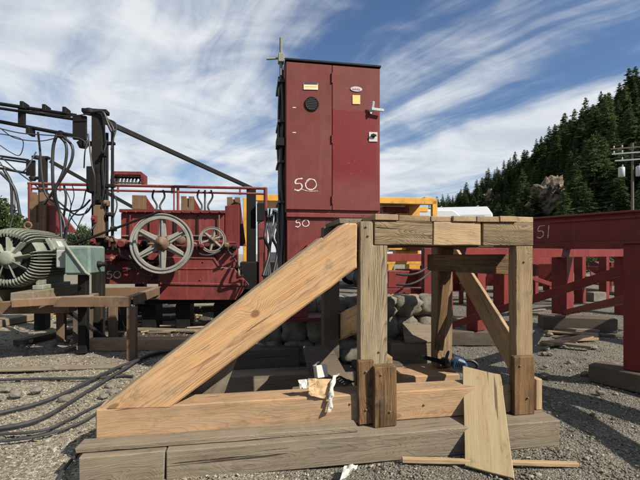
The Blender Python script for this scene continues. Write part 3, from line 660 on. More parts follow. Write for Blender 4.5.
# ------------------------------------------------------------------ electrical cabinet on its stand
CV = 1.30; CD = .55
cu0, cu1 = upx(285.5, CV, 130), upx(380.5, CV, 130); cw0, cw1 = wpx(333, 213, CV), wpx(333, 64, CV); CWD = cu1-cu0; CH = cw1-cw0
cab = thing('electrical_cabinet', W((cu0+cu1)/2, CV+CD/2, cw0), 'tall faded red two-door electrical cabinet chalked with 50 high above the timber platform', 'cabinet')
mb = MB(); mb.ubox(cu0, cu1, CV+.022, CV+CD, cw0, cw1, .006); mb.ubox(cu0-.004, cu1+.004, CV-.012, CV+CD+.01, cw1+.001, cw1+.022, .003, 1); mb.build('cabinet_shell', [M['cabred'], M['black']], cab)
def door_mat():
    mt, t, b = newmat('cabinet_door_touched_up'); x, y, z = t.sep(attr(t)); tc = t.n.new('ShaderNodeTexCoord'); o = tc.outputs['Object']
    n = t.noise(o, 5, 5, .6); n2 = t.noise(o, 30, 4, .6)
    base = t.mix(t.step(n, .3, .7), (.120, .030, .028), (.138, .038, .035))
    jx = t.math('ADD', x, t.math('MULTIPLY', t.math('SUBTRACT', n2, .5), .05)); jz = t.math('ADD', z, t.math('MULTIPLY', t.math('SUBTRACT', n, .5), .06))
    m1 = t.math('MULTIPLY', t.step(jz, .70, .69), t.math('MULTIPLY', t.step(jz, .14, .30), t.step(jx, -.1, .02)))
    m1 = t.math('MULTIPLY', m1, t.step(jx, 1.02, .9))
    c = t.mix(m1, base, (.125, .0095, .0110)); c = t.mix(t.math('MULTIPLY', t.step(n2, .62, .72), .12), c, (.35, .25, .2))
    t.l.new(c, b.inputs['Base Color']); t.l.new(t.ramp(m1, [(0, .72), (1, .52)]), b.inputs['Roughness']); b.inputs['Specular IOR Level'].default_value = .22
    t.l.new(t.bump(t.math('ADD', t.math('MULTIPLY', n, .5), t.math('MULTIPLY', t.noise(o, 1.6, 3, .5), 4.0)), .16, .01), b.inputs['Normal']); return mt
M['door2'] = door_mat()
um = upx(332, CV, 130)
def door(u0, u1, mt):
    mb = MB(); mb.ubox(u0, u1, CV, CV+.020, cw0+.03, cw1-.012, .004)
    g = np.concatenate(mb.v)-A0; q = np.stack(((g @ UX-u0)/(u1-u0), g @ VX, (g[:, 2]-cw0)/CH), -1); mb.g = [q]
    return mb.build('door', M[mt], cab)
dl = door(cu0+.006, um-.003, 'cabred'); dr = door(um+.003, cu1-.006, 'door2')
def plate(px0, py0, px1, py1, name, mt, par, th=.006, lift=.002, v=CV, bevel=.001):
    mb = MB(); mb.tprism([(px0, py0), (px1, py0+(px1-px0)*.02), (px1, py1+(px1-px0)*.02), (px0, py1)], v-lift-th, th, UX, bevel); return mb.build(name, M[mt], par)
# round louvre, labels, hinges
c = T(311.8, 104, CV); mb = MB(); mb.lathe([(0, .074), (.012, .074), (.012, .060), (.003, .058)], c+VX*.0, -VX, 28); mb.lathe([(.001, .0), (.004, .062)], c, -VX, 28, 1)
for k in range(7):
    yy = -.05+k*.0167; hw = math.sqrt(max(0, .06**2-yy*yy)); mb.beam(c+UX*-hw+WX*yy-VX*.008, c+UX*hw+WX*yy-VX*.008, .006, .006, WX, 0, 1)
mb.build('vent', [M['black'], M['ink']], dl)
plate(303.6, 83, 318, 89.5, 'name_plate', 'cream', dl); plate(304, 82.4, 317.6, 84.3, 'plate_heading', 'ink', dl, .001, .009)
plate(305, 86, 316.5, 86.7, 'plate_print', 'label', dl, .001, .009)
e = T(356.2, 89.3, CV); mb = MB(); vs = [e+UX*.063*math.cos(q)+WX*.026*math.sin(q)-VX*.008 for q in np.linspace(0, 2*math.pi, 33)[:-1]]
mb.prism(vs, VX*.006, UX, 0); mb.build('oval_badge', M['white'], dr)
mb = MB(); ww = e-VX*.010
for k in range(6): x0 = -.042+k*.0145; mb.beam(ww+UX*x0-WX*.010, ww+UX*(x0+.004)+WX*(.012 if k % 2 == 0 else .006), .001, .005, UX, 0); mb.beam(ww+UX*x0-WX*.009, ww+UX*(x0+.012)-WX*.009, .001, .004, WX, 0)
mb.build('badge_lettering', M['inkred'], dr)
plate(352.5, 95, 360.2, 104, 'warning_label', 'label', dr)
plate(369, 132, 377.5, 141.5, 'lock_plate', 'white', dr)
mb = MB(); q = T(373, 136, CV)-VX*.012; mb.lathe([(0, .022), (.012, .02), (.014, 0)], q, -VX, 14); mb.beam(q-VX*.014-UX*.03, q-VX*.014+UX*.03, .012, .02, WX, .002); mb.build('lock', M['black'], dr)
h0 = T(371.5, 110.5, CV); mb = MB(); mb.lathe([(0, .03), (.03, .028), (.035, .0)], h0, -VX, 14)
mb.beam(h0-VX*.045-UX*.015, h0-VX*.05+UX*.12-WX*.01, .016, .03, WX, .004); mb.beam(h0-VX*.04, h0-VX*.06+WX*.075+UX*.005, .012, .026, UX, .004); mb.beam(h0-VX*.03, h0-VX*.035-WX*.05-UX*.02, .01, .02, UX, .003)
mb.build('handle', M['galv'], dr)
for (x, y0, y1) in ((332.0, 73, 83), (332.0, 135, 143), (332.2, 196, 204)):
    mb = MB(); mb.tube([T(x, y0, CV-.008), T(x, y1, CV-.008)], .009, 8); mb.build('hinge', M['darkred'], dl)
for (x, y) in ((292.5, 107), (292.5, 132)): plate(x, y, x+3.4, y+1.0, 'latch_mark', 'chalk', dl, .002, .001)
# chalk numerals
def chalk(par, strokes, v, name='chalk_number', r=.0065, n5=None):
    mb = MB()
    for st in strokes:
        pts = [T(x, y, v) if n5 is None else n5(x, y) for x, y in st]; pts = curve_pts(pts, 18); nn = -VX if n5 is None else -Q5
        vs = []; f = []
        for k in range(len(pts)):
            tg = nrm(pts[min(k+1, len(pts)-1)]-pts[max(0, k-1)]); sd = np.cross(tg, nn); rr = r*random.uniform(.55, 1.25)
            vs += [pts[k]+sd*rr+nn*.003, pts[k]-sd*rr+nn*.003]
        for k in range(len(pts)-1): f.append((2*k, 2*k+1, 2*k+3, 2*k+2))
        mb.add(vs, f)
    return mb.build(name, M['chalk'], par)
N50 = lambda x, y, s: [[(x+8*s, y), (x+2*s, y+1*s), (x+1*s, y+5*s), (x+6*s, y+5*s), (x+7.5*s, y+9*s), (x+4*s, y+12*s), (x, y+11*s)], [(x+15*s, y+1*s), (x+11*s, y+5*s), (x+12.5*s, y+10*s), (x+18*s, y+11*s), (x+22*s, y+7*s), (x+20*s, y+1.6*s), (x+15*s, y+.6*s), (x+12*s, y+3*s)]]
chalk(dl, N50(294.5, 178.5, 1.0), CV)
chalk(dl, [[(301, 189), (308, 191), (318, 191)]], CV, r=.003)
# conduits and cable bundle on the left flank
mb = MB(); ul = cu0
for k, (du, dv, r_) in enumerate(((-.025, .10, .020), (-.03, .20, .026), (-.022, .30, .018), (-.05, .14, .013), (-.035, .40, .022))):
    pts = [W(ul+du-.012*math.sin(j*1.7+k), CV+dv, z) for j, z in enumerate(np.linspace(cw0-.9, cw1-.06-.03*k, 9))]; mb.tube(curve_pts(pts, 24), r_, 8)
for z in np.linspace(cw0+.1, cw1-.2, 4): mb.ubox(ul-.075, ul-.002, CV+.06, CV+.46, z, z+.03, .003)
mb.build('cable_bundle', M['rubber'], cab)
mb = MB(); mb.ubox(ul-.09, ul-.004, CV+.02, CV+.2, wpx(281, 145, CV), wpx(281, 137, CV), .004); mb.build('clamp', M['black'], cab)
pm = T(281, 66, CV+.06); mb = MB(); mb.tube([pm-WX*.1, pm+WX*.29], .017, 10); mb.tube([pm+WX*.06-UX*.15, pm+WX*.085+UX*.04], .011, 8); mb.ubox(L(pm)[0]-.03, L(pm)[0]+.03, CV+.02, CV+.1, L(pm)[2]+.03, L(pm)[2]+.12, .004); mb.build('mast_pipe', M['motor'], cab)
# stand
st = thing('cabinet_stand', W((cu0+cu1)/2, CV+CD/2, .6), 'red steel stand carrying the cabinet, chalked with a smaller 50', 'stand')
sv = CV+.03; zs = cw0-.004
mb = MB(); mb.ubox(cu0+.01, cu1-.01, sv-.03, sv+CD-.06, zs-.045, zs, .004); mb.build('top_frame', M['red'], st)
mb = MB(); a = upx(287, sv); mb.prism([W(a, sv, .84), W(a+.22, sv, .84), W(a+.22, sv, zs-.42), W(a+.5, sv, zs-.048), W(a, sv, zs-.048)], VX*.03, WX, .004); mb.build('gusset_plate', M['red'], st)
mb = MB(); mb.ubox(cu1-.14, cu1-.02, sv, sv+.12, .84, zs-.048, .004); mb.build('leg', M['darkred'], st)
mb = MB(); mb.ubox(cu0+.02, cu0+.12, sv+CD-.2, sv+CD-.08, .84, zs-.048, .004); mb.build('leg', M['darkred'], st)
mb = MB(); mb.ubox(cu0, cu1, sv-.02, sv+CD, .80, .838, .004); mb.build('base_frame', M['darkred'], st)
chalk(st, N50(295.5, 219.5, .62), sv-.001, r=.005)
ROUGH[0] = .002
# ------------------------------------------------------------------ loose things in front
def sheet(name, corners, mt, label, cat, amp=.02, seed=1, nx=9, ny=9, parent=None, th=.002):
    rg = np.random.default_rng(seed); a, b, c, d_ = [np.asarray(q, float) for q in corners]; ph = rg.uniform(0, 6, 8)
    n = nrm(np.cross(b-a, d_-a)); V = []
    for i in range(nx):
        for j in range(ny):
            s, t = i/(nx-1), j/(ny-1); p = (a*(1-s)+b*s)*(1-t)+(d_*(1-s)+c*s)*t
            V.append(p+n*amp*(math.sin(s*7+ph[0])*math.cos(t*6+ph[1])+.6*math.sin(s*13+t*9+ph[2])+rg.normal(0, .25))+rg.normal(0, .12, 3)*amp)
    V = np.array(V); f = [(i*ny+j, (i+1)*ny+j, (i+1)*ny+j+1, i*ny+j+1) for i in range(nx-1) for j in range(ny-1)]
    k = len(V); f2 = [tuple(q+k for q in t[::-1]) for t in f]
    rim = [i*ny for i in range(nx)]+[(nx-1)*ny+j for j in range(1, ny)]+[i*ny+ny-1 for i in range(nx-2, -1, -1)]+[j for j in range(ny-2, 0, -1)]
    f3 = [(rim[i], rim[(i+1) % len(rim)], rim[(i+1) % len(rim)]+k, rim[i]+k) for i in range(len(rim))]
    mb = MB(); mb.add(np.concatenate((V, V-n*th)), f+f2+f3, None, 0, False); o = mb.build(name, M[mt], parent)
    return tag(o, label, cat) if not parent else o
# plywood offcut leaning on the sill
bl, br = G(464.8, 465.4), G(514.4, 478.5); tl = P(462.7, 365.7, 3.44); tr = P(502.7, 378, 3.25)
nq = nrm(np.cross(br-bl, tl-bl)); nq = nq if nq[1] > 0 else -nq
tr2 = tl+(br-bl)*.90+(bl-br)*.0+(tr-tl-(br-bl)*.90)*.5; tm = tl+(tr2-tl)*.78
mb = MB(); mb.prism([bl, br, br+(tr2-br)*.955, tr2+(tl-tr2)*.02, tm+(bl-tl)*.005, tl], nq*.02, tl-bl, .003)
tag(mb.build('plywood_board', M['ply']), 'pale plywood offcut leaning slantwise against the beams in front', 'board')
mb = MB(); mb.beam(G(402, 461.5)+WX*.014, G(578, 466.3)+WX*.014, .04, .028, WX, .003); tag(mb.build('wooden_stick', M['pale']), 'thin pale wooden batten lying on the gravel under the plywood', 'stick')
sheet('cloth_scrap', [G(339, 486)+WX*.02, G(345, 471)+WX*.045, G(358, 470)+WX*.03, G(347, 480)+WX*.02], 'paper', 'twisted white scrap of cloth on the gravel at the bottom edge', 'scrap', .014, 12, 10, 6)
# litter on the sill
b0 = W(upx(325, .45), .46, .40)
mb = MB(); mb.prism([T(303, 346, .95), T(331, 346, .95), T(331, 346, .95)*.0+T(357, 392, .46), T(313, 392, .46)], nrm(np.cross(UX, T(303, 346, .95)-T(313, 392, .46)))*-.03, UX, .003); tag(mb.build('dark_board', M['old']), 'dark board lying slanted behind the sill with litter on it', 'board')
cz = T(321.5, 378, .44)
car = thing('white_carton', cz, 'small open white carton standing among litter behind the sill', 'carton'); mb = MB(); e1 = nrm(UX+VX*.25); e2 = np.cross(WX, e1); e3 = nrm(WX+VX*.25-UX*.1); e2 = np.cross(e3, e1); e1 = np.cross(e2, e3)
cc = cz+e3*.055; mb.box(cc, e1, e2, e3, .095, .07, .10, .003); mb.build('box', M['paper'], car)
mb = MB(); mb.box(cc+e3*.062-e1*.02+e2*.03, nrm(e1+e3*.5), e2, nrm(e3-e1*.5), .06, .05, .003, 0); mb.build('flap', M['paper'], car)
sheet('paper_bag', [T(308, 378.5, .20), T(333, 379, .22), T(328, 400, .165), T(309, 395, .17)], 'kraft', 'crumpled brown paper bag hanging over the front of the sill', 'bag', .010, 4)
sheet('crumpled_paper', [T(298, 380, .2), T(309, 379, .22), T(308, 388, .18), T(300, 389, .17)], 'paper', 'small crumpled white paper left of the brown bag', 'paper', .009, 6, 6, 6)
sp = curve_pts([T(338, 374, .30), T(335, 376, .24), T(332.5, 384, .17), T(331, 393, .155), T(330.5, 403, .15), T(329, 412, .15)], 26)
vs = []; f = []
for k, p in enumerate(sp):
    wv = UX*(.017+.004*math.sin(k*.9)+random.uniform(-.002, .002))+VX*.012*math.sin(k*1.1); p = p+VX*random.uniform(-.004, .004); vs += [p+wv, p-wv, p-wv-VX*.004, p+wv-VX*.004]
for k in range(len(sp)-1):
    for j in range(4): f.append((4*k+j, 4*k+(j+1) % 4, 4*k+4+(j+1) % 4, 4*k+4+j))
mb = MB(); mb.add(vs, f+[(0, 1, 2, 3)], None, 0, True); tag(mb.build('white_strap', M['paper']), 'white strap dangling over the sill right of the brown paper bag', 'strap')
mb = MB()
for k in range(5):
    a = T(334+k*2.3, 380+k*1.5, .3); mb.tube(curve_pts([a, a+np.array((.05, .02, .02)), a+np.array((.09, .05, -.02+.01*k))], 10), .008, 6)
tag(mb.build('wire_scraps', M['rubber']), 'tangle of short black wires on the litter beside the white strap', 'wire')
# blue power tool on the crib timber
q0 = W(upx(453, 1.0), 1.01, .305); pt = thing('power_saw', q0, 'blue and black hand-held power tool lying on the tan timber behind the plywood', 'power tool')
ax = nrm(UX*.93-VX*.28-WX*.12); ay = nrm(np.cross(WX, ax)); az = np.cross(ax, ay); Q = lambda x, y, z: q0+(ax*x+ay*y+az*z)*.72+WX*.03
mb = MB(); mb.prism([Q(-.02, -.07, 0), Q(.17, -.07, 0), Q(.20, -.07, .05), Q(.17, -.07, .13), Q(.04, -.07, .16), Q(-.03, -.07, .10)], ay*.13, ax, .018); mb.build('motor_housing', M['blue'], pt)
mb = MB(); mb.prism([Q(-.17, -.06, .01), Q(-.025, -.06, .0), Q(-.035, -.06, .11), Q(-.12, -.06, .13), Q(-.18, -.06, .08)], ay*.11, ax, .016); mb.build('gear_case', M['black'], pt)
mb = MB(); mb.prism([Q(-.46, -.02, .075), Q(-.16, -.02, .03), Q(-.16, -.02, .10), Q(-.44, -.02, .12), Q(-.48, -.02, .10)], ay*.012, ax, .003); mb.build('guide_bar', M['black'], pt)
mb = MB(); mb.tube(curve_pts([Q(-.11, -.09, .05), Q(-.12, -.08, .17), Q(-.09, -.02, .22), Q(-.07, .06, .19), Q(-.08, .09, .08)], 22), .012, 7); mb.build('front_handle', M['rubber'], pt)
mb = MB(); mb.tube(curve_pts([Q(.16, 0, .13), Q(.25, 0, .14), Q(.33, 0, .09), Q(.31, 0, .02), Q(.19, 0, .01)], 22), .017, 7); mb.build('rear_handle', M['rubber'], pt)
for k in range(5):
    mb = MB(); mb.beam(Q(.03+k*.025, -.072, .04), Q(.04+k*.025, -.072, .11), .006, .010, ay, .001); mb.build('cooling_slot', M['ink'], pt)
mb = MB(); mb.tube(curve_pts([q0+WX*.05+ax*.16, q0+WX*.03+ax*.27-VX*.1, q0+WX*-.12+ax*.25-VX*.2, q0-WX*.27+ax*.05-VX*.28, q0-WX*.28-ax*.3-VX*.3], 30), .006, 6); mb.build('cord', M['rubber'], pt)
# light slabs caught by the sun behind
mb = MB(); mb.tprism([(404, 322.5), (418, 321), (434, 330), (420, 332)], 1.45, .05, UX, .004)
mb = MB(); mb.prism([W(upx(402, 1.5), 1.42, .505), W(upx(434, 1.5), 1.42, .505), W(upx(434, 1.75), 1.75, .66), W(upx(402, 1.75), 1.75, .66)], WX*.02, UX, .002); tag(mb.build('pale_slab', M['grey']), 'pale slab of board lying aslant on the timbers right of the tall post', 'board')

# cables over the gravel
def cable(pts, r, label, mt='dusty_rubber', n=40, name='cable'):
    mb = MB(); p = [G(x, y)+WX*(r*.8+(z if True else 0)) for x, y, z in pts]; mb.tube(curve_pts(p, n), r, 8); tag(mb.build(name, M[mt]), label, 'cable', 'black cables on the gravel')
cable([(-20, 382, 0), (30, 380, 0), (90, 379.5, .005), (122, 377, 0), (133, 377.5, 0)], .016, 'uppermost black cable, lying level across the gravel at left')
cable([(-14, 418, 0), (49, 401, 0), (97, 380.6, .03), (124, 367.5, .02), (156, 355.5, 0), (200, 346, 0)], .019, 'thick black cable curving up from the left edge to the brace, second from top')
cable([(-16, 433, 0), (41, 420, 0), (90, 392, .01), (120, 375, .03), (154, 356.5, .03), (205, 350, 0)], .019, 'thick black cable running close below and beside the second one')
cable([(-12, 436, 0), (40, 432, 0), (72, 419, 0), (100, 405, 0), (150, 385, 0)], .012, 'thin black cable passing behind the foot of the big brace')
cable([(-12, 444, 0), (40, 437, 0), (80, 424, 0), (110, 408, .01), (150, 398, 0)], .012, 'lowest thin black cable reaching the foot of the big brace')
cable([(92, 446, .01), (78, 455, 0), (66, 468, 0), (56, 486, 0)], .012, 'short black cable bending down beside the short base timber')

# timbers, boards and litter on the yard at left
def gtimber(p0, p1, w_, h, mt, label, name='ground_timber', z=0, cat='timber', group=None, jit=.006):
    mb = MB(); a, b = G(*p0), G(*p1); mb.beam(a+WX*(h/2-.012+z), b+WX*(h/2-.012+z), w_, h, WX, .008, jit=jit); tag(mb.build(name, M[mt]), label, cat, group)
gtimber((88, 349), (196, 347), .22, .17, 'sill', 'tan timber on the ground behind the table legs, left of the big brace')
gtimber((-30, 371), (128, 366.5), .16, .035, 'grey', 'dusty plank sunk level with the gravel in front of the table')
gtimber((-30, 331), (72, 311), .34, .14, 'grey', 'broad weathered timber on the ground below the motor')
gtimber((18, 345), (110, 322), .2, .09, 'old', 'dark board lying on the ground between the table and the motor')
for k, (p0, p1, w_, h_, mt, lab) in enumerate((((96, 322), (178, 318), .26, .10, 'grey', 'weathered plank in the shade below the wheel machine, nearer the table'), ((150, 312), (236, 310), .3, .14, 'old', 'dark timber under the right half of the wheel machine'), ((60, 352), (104, 340), .14, .05, 'grey', 'short grey board slanting under the table front'), ((-20, 322), (46, 318), .2, .07, 'sill', 'tan board lying behind the broad weathered timber at left'), ((132, 330), (210, 332), .18, .05, 'grey', 'flat grey board just behind the tan timber at the table legs'), ((2, 306), (60, 303), .25, .12, 'old', 'dark squared timber far back under the motor'))):
    gtimber(p0, p1, w_, h_, mt, lab, 'loose_board', 0, 'board')
def trash():
    rg = np.random.default_rng(3); lab = 'splinter of pale wood in the shade under the red machine with the spoked wheel'
    for i in range(46):
        px, py = rg.uniform(100, 205), rg.uniform(304, 334); p = G(px, py)+WX*rg.uniform(.01, .06); a = rg.uniform(-.5, .5); l = rg.uniform(.12, .55)
        dv = np.array((math.cos(a), math.sin(a), rg.uniform(-.05, .12))); mb = MB(); mb.beam(p-dv*l/2, p+dv*l/2, rg.uniform(.03, .09), rg.uniform(.015, .03), WX, .002, jit=.006)
        tag(mb.build('wood_splinter', M[('pale', 'ply', 'grey')[i % 3]]), lab, 'wood scrap', 'wood splinters under the machine')
    lab2 = 'weathered wood offcut scattered on the gravel near the table and motor'
    for i in range(24):
        px, py = rg.uniform(-5, 130), rg.uniform(300, 345); p = G(px, py)+WX*.03; a = rg.uniform(-1.2, 1.2); l = rg.uniform(.15, .5); dv = np.array((math.cos(a), math.sin(a), rg.uniform(-.03, .08)))
        mb = MB(); mb.beam(p-dv*l/2, p+dv*l/2, rg.uniform(.05, .14), rg.uniform(.03, .08), WX, .004, jit=.01); tag(mb.build('wood_offcut', M[('grey', 'sill', 'rusttan')[i % 3]]), lab2, 'wood scrap', 'wood offcuts on the gravel at left')
    lab3 = 'fist-sized pale rock lying on the gravel of the yard'
    for i in range(40):
        px, py = (rg.uniform(540, 640), rg.uniform(330, 400)) if i % 2 else (rg.uniform(0, 120), rg.uniform(320, 420)); bm = bmesh.new(); bmesh.ops.create_icosphere(bm, subdivisions=2, radius=rg.uniform(.025, .06))
        for p in bm.verts: p.co *= rg.uniform(.8, 1.15)
        mb = MB(); mb._bm(bm, np.diag((1.2, 1, .7)), G(px, py)+WX*.015); tag(mb.build('rock', M['stone']), lab3, 'rock', 'loose rocks on the gravel')
trash()

ROUGH[0] = 0.0
# ------------------------------------------------------------------ steel table, motor and gear box
tv = 3.2; tb = thing('steel_table', W(upx(105, tv), tv+.8, 0), 'rusty steel frame table standing on the gravel between the motor and the red machine', 'table')
zt_ = wpx(131, 297, tv); lw = .10
def tleg(px, v_, w_=.12):
    u = upx(px, v_); mb = MB(); mb.ubox(u-w_/2, u+w_/2, v_, v_+.012, 0, zt_-.14, .003); mb.ubox(u+w_/2-.014, u+w_/2, v_+.013, v_+.11, 0, zt_-.14, .003); mb.build('leg', M['rust'], tb)
tleg(131, tv); tleg(112, 4.3); tleg(60, 4.6)
mb = MB(); mb.tprism([(62, 297), (131, 297), (131, 307), (53, 307), (55, 302)], tv-.01, .012, UX, .003); mb.tprism([(62, 297), (131, 297), (131, 298), (60, 298)], tv+.003, .12, UX, .002); mb.build('front_rail', M['rust'], tb)
mb = MB(); ur = upx(131, tv)
mb.ubox(ur-.012, ur, tv+.13, tv+1.75, zt_-.14, zt_-.004, .003); mb.ubox(ur-.10, ur-.013, tv+.13, tv+1.75, zt_-.016, zt_-.004, .002); mb.build('side_rail', M['rust'], tb)
mb = MB(); mb.ubox(upx(103, tv+1.76), ur, tv+1.76, tv+1.772, zt_-.22, zt_-.002, .003); mb.ubox(upx(103, tv+1.76), ur, tv+1.774, tv+1.87, zt_-.018, zt_-.002, .002); mb.build('back_rail', M['rusttan'], tb)
mb = MB(); mb.beam(W(upx(112, 4.2), 4.2, .04), W(upx(60, 4.2), 4.2, zt_-.2), .05, .09, VX, .004); mb.build('brace', M['black'], tb)

mv = 3.4; mc = T(6, 258, mv); Rm = .40; mt_ = thing('electric_motor', mc-WX*.46, 'big dusty green-grey electric motor with cooling fins and open fan at the left edge', 'motor')
mb = MB(); mb.lathe([(.12, .20), (.13, .345), (.22, .36), (1.15, .36), (1.25, .33), (1.30, .22), (1.36, .10), (1.5, .08)], mc, VX, 40); mb.build('body', M['motor'], mt_)
mb = MB()
for k in range(52):
    th = 2*math.pi*k/52; e = UX*math.cos(th)+WX*math.sin(th); s_ = np.cross(VX, e)
    prof = [(.02, .30), (.00, .35), (.04, .395), (.14, .425), (.30, .435), (.95, .43), (1.12, .40), (1.14, .345), (.2, .345), (.12, .33)]
    if .30 < th < .62: continue
    mb.prism([mc+VX*a+e*r_-s_*.005 for a, r_ in prof], s_*.011, VX, 0)
mb.build('cooling_fins', M['motor'], mt_)
mb = MB(); mb.lathe([(-.02, .0), (-.03, .08), (0, .10), (.06, .10), (.07, .15), (.10, .16)], mc, VX, 24)
for k in range(9):
    th = 2*math.pi*k/9+.2; e = UX*math.cos(th)+WX*math.sin(th); s_ = np.cross(VX, e)
    mb.prism([mc+e*.09-VX*.0, mc+e*.29+VX*.00, mc+e*.30+VX*.09+s_*.03, mc+e*.09+VX*.09+s_*.03], s_*.012, e, .002)
mb.build('fan', M['motor'], mt_)
mb = MB(); mb.lathe([(.11, .105), (.115, .34)], mc, VX, 40); mb.build('fan_backing', M['black'], mt_)
for s_ in (-1, 1):
    mb = MB(); mb.ubox(L(mc)[0]+s_*.30-.07, L(mc)[0]+s_*.30+.07, mv+.2, mv+1.1, mc[2]-.46, mc[2]-.40, .006); mb.ubox(L(mc)[0]+s_*.27-.02, L(mc)[0]+s_*.27+.02, mv+.25, mv+1.05, mc[2]-.40, mc[2]-.26, .006); mb.build('foot', M['motor'], mt_)
ey = mc+VX*.55+WX*.44; mb = MB(); mb.tube([ey+UX*.05*math.cos(q)+WX*(.05+.05*math.sin(q)) for q in np.linspace(0, 2*math.pi, 17)[:-1]], .013, 7, closed=True); mb.build('lifting_eye', M['rusttan'], mt_)
mb = MB(); ee = nrm(UX*.9+WX*.45); cbx = mc+VX*.6+ee*.44; mb.box(cbx, VX, nrm(np.cross(ee, VX)), ee, .5, .2, .07, .012); mb.build('terminal_box', M['motor'], mt_)
pl_ = ee*.44+VX*.6; mb = MB(); q = cbx+ee*.036; mb.box(q, VX, nrm(np.cross(ee, VX)), ee, .16, .10, .004, .002); mb.build('nameplate', M['galv'], mt_)
for k in range(4):
    mb = MB(); mb.lathe([(0, .014), (.012, .012), (.014, 0)], cbx+ee*.036+VX*(.22 if k % 2 else -.22)+nrm(np.cross(ee, VX))*(.08 if k < 2 else -.08), ee, 8); mb.build('bolt', M['rust'], mt_)
# timbers that carry the motor
for (du, lab) in ((-.30, 'timber bearer under the left foot of the big motor'), (.30, 'timber bearer under the right foot of the big motor')):
    mb = MB(); u = L(mc)[0]+du; mb.ubox(u-.14, u+.14, mv-.2, mv+1.5, mc[2]-.62, mc[2]-.462, .008, jit=.006); tag(mb.build('bearer_timber', M['grey']), lab, 'timber', 'timbers stacked under the motor')
for (dv, lab) in ((.25, 'rusty cross beam below the motor bearers, nearer the camera'), (1.15, 'rusty cross beam below the motor bearers, farther back')):
    mb = MB(); u = L(mc)[0]; mb.ubox(u-1.2, u+.75, mv+dv-.12, mv+dv+.12, mc[2]-.80, mc[2]-.622, .006); tag(mb.build('cross_beam', M['rust']), lab, 'beam', 'timbers stacked under the motor')
    for s_ in ((-.9, .55) if dv > 1 else (-.9,)):
        mb = MB(); mb.ubox(u+s_-.12, u+s_+.12, mv+dv-.11, mv+dv+.11, -.02, mc[2]-.802, .008, jit=.008); tag(mb.build('block_pier', M['old']), 'dark timber pier carrying the beams under the motor', 'timber', 'timbers stacked under the motor')
mb = MB(); a = T(11, 300, mv-.3); mb.beam(T(12, 303, mv-.25), T(12, 303, mv-.25)+nrm(UX+VX*.45)*.95, .20, .10, WX, .004); tag(mb.build('channel_offcut', M['rusttan']), 'tan channel offcut lying on the beams in front of the motor', 'steel offcut')
# teal gear box beside it
gv = 3.55; gx = thing('gear_box', W(upx(77, gv), gv+.3, .9), 'faded teal metal box with a rod across it right of the finned motor', 'gear box')
a, b = upx(64, gv), upx(90, gv); z0, z1 = wpx(77, 275, gv), wpx(77, 245.5, gv)
mb = MB(); mb.ubox(a, b, gv, gv+.62, z0, z1, .03); mb.ubox(a+.02, b-.02, gv-.012, gv-.001, z0+.03, z1-.04, .008); mb.build('housing', M['teal'], gx)
mb = MB(); mb.lathe([(0, .05), (.04, .05), (.05, .035), (.12, .035)], W(b+.001, gv+.3, z0+.15), UX, 14); mb.build('cable_gland', M['black'], gx)
mb = MB(); mb.ubox(a-.16, a-.004, gv+.1, gv+.5, z0+.1, z1-.06, .02); mb.build('side_flange', M['steel'], gx)
mb = MB(); mb.tube([T(66, 246, gv-.03), T(86, 273, gv-.03), T(90, 275, gv-.03)], .018, 8); mb.build('rod', M['motor'], gx)
mb = MB(); mb.ubox(a+.12, a+.24, gv+.15, gv+.28, 0, z0-.001, .01); mb.build('pedestal', M['black'], gx)
mb = MB(); mb.tube([T(66, 247, gv+.9), T(160, 211.5, gv+.9)], .022, 8); tag(mb.build('drive_rod', M['black']), 'long black rod slanting from the teal box up to the spoked wheel', 'rod')

# ------------------------------------------------------------------ red machine with spoked wheels
rv = 5.3; rm = thing('red_machine', W(upx(180, rv), rv+1, 0), 'long red steel machine with two spoked wheels, chalked with 50 low on its left', 'machine')
mb = MB(); mb.tprism([(104, 246), (160, 249), (160, 284), (104, 284)], rv+.25, .5, UX, .008); mb.build('lower_body', M['red'], rm)
mb = MB(); mb.tprism([(158, 257), (192, 257.5), (214, 258), (220, 268), (234, 268.5), (249, 285), (236, 300), (158, 300)], rv, .24, UX, .008); mb.build('guard', M['red'], rm)
mb = MB(); mb.tprism([(160, 282.5), (248, 284), (248, 286), (160, 284.5)], rv-.03, .029, UX, .003); mb.tprism([(160, 268), (221, 268), (221, 269.3), (160, 269.3)], rv-.015, .014, UX, .002); mb.tprism([(186, 257), (214, 257.5), (222, 268.5), (220, 269), (213, 259), (186, 258.5)], rv-.02, .019, UX, .002); mb.build('rib', M['red'], rm)
mb = MB(); mb.tprism([(122, 248.5), (237, 248.5), (237, 268), (122, 262)], rv+.26, .9, UX, .008); mb.build('bed', M['red'], rm)
for (x0, x1) in ((108, 120), (142, 156), (176, 190), (214, 230)):
    mb = MB(); mb.ubox(upx(x0, rv+.4), upx(x1, rv+.4), rv+.35, rv+1.0, -.02, wpx(180, 304, rv+.4), .01); mb.build('leg', M['black'], rm)
mb = MB(); mb.ubox(upx(106, rv+.4), upx(232, rv+.4), rv+.30, rv+.52, wpx(180, 303.8, rv+.3), wpx(180, 299, rv+.3), .01); mb.build('skid_beam', M['black'], rm)
hv = rv+.7
mb = MB(); mb.tprism([(121, 213), (224, 213), (224, 250), (121, 250)], hv, .5, UX, .006); mb.build('trough', M['red'], rm)
for (x0, x1, y0) in ((119, 160, 209), (161, 225, 210)):
    mb = MB(); mb.tprism([(x0, y0), (x1, y0+.3), (x1, y0+3.2), (x0, y0+3.0)], hv-.10, .75, UX, .004); mb.build('trough_lip', M['darkred'], rm)
mb = MB(); mb.tprism([(225, 206), (239, 204), (239, 248), (225, 248)], hv+.1, .5, UX, .006); mb.build('end_plate', M['darkred'], rm)
mb = MB()
for k, x in enumerate((112, 117, 124)): mb.lathe([(0, .10), (.12, .11), (.2, .06)], T(x, 244, rv+.32), -VX, 12)
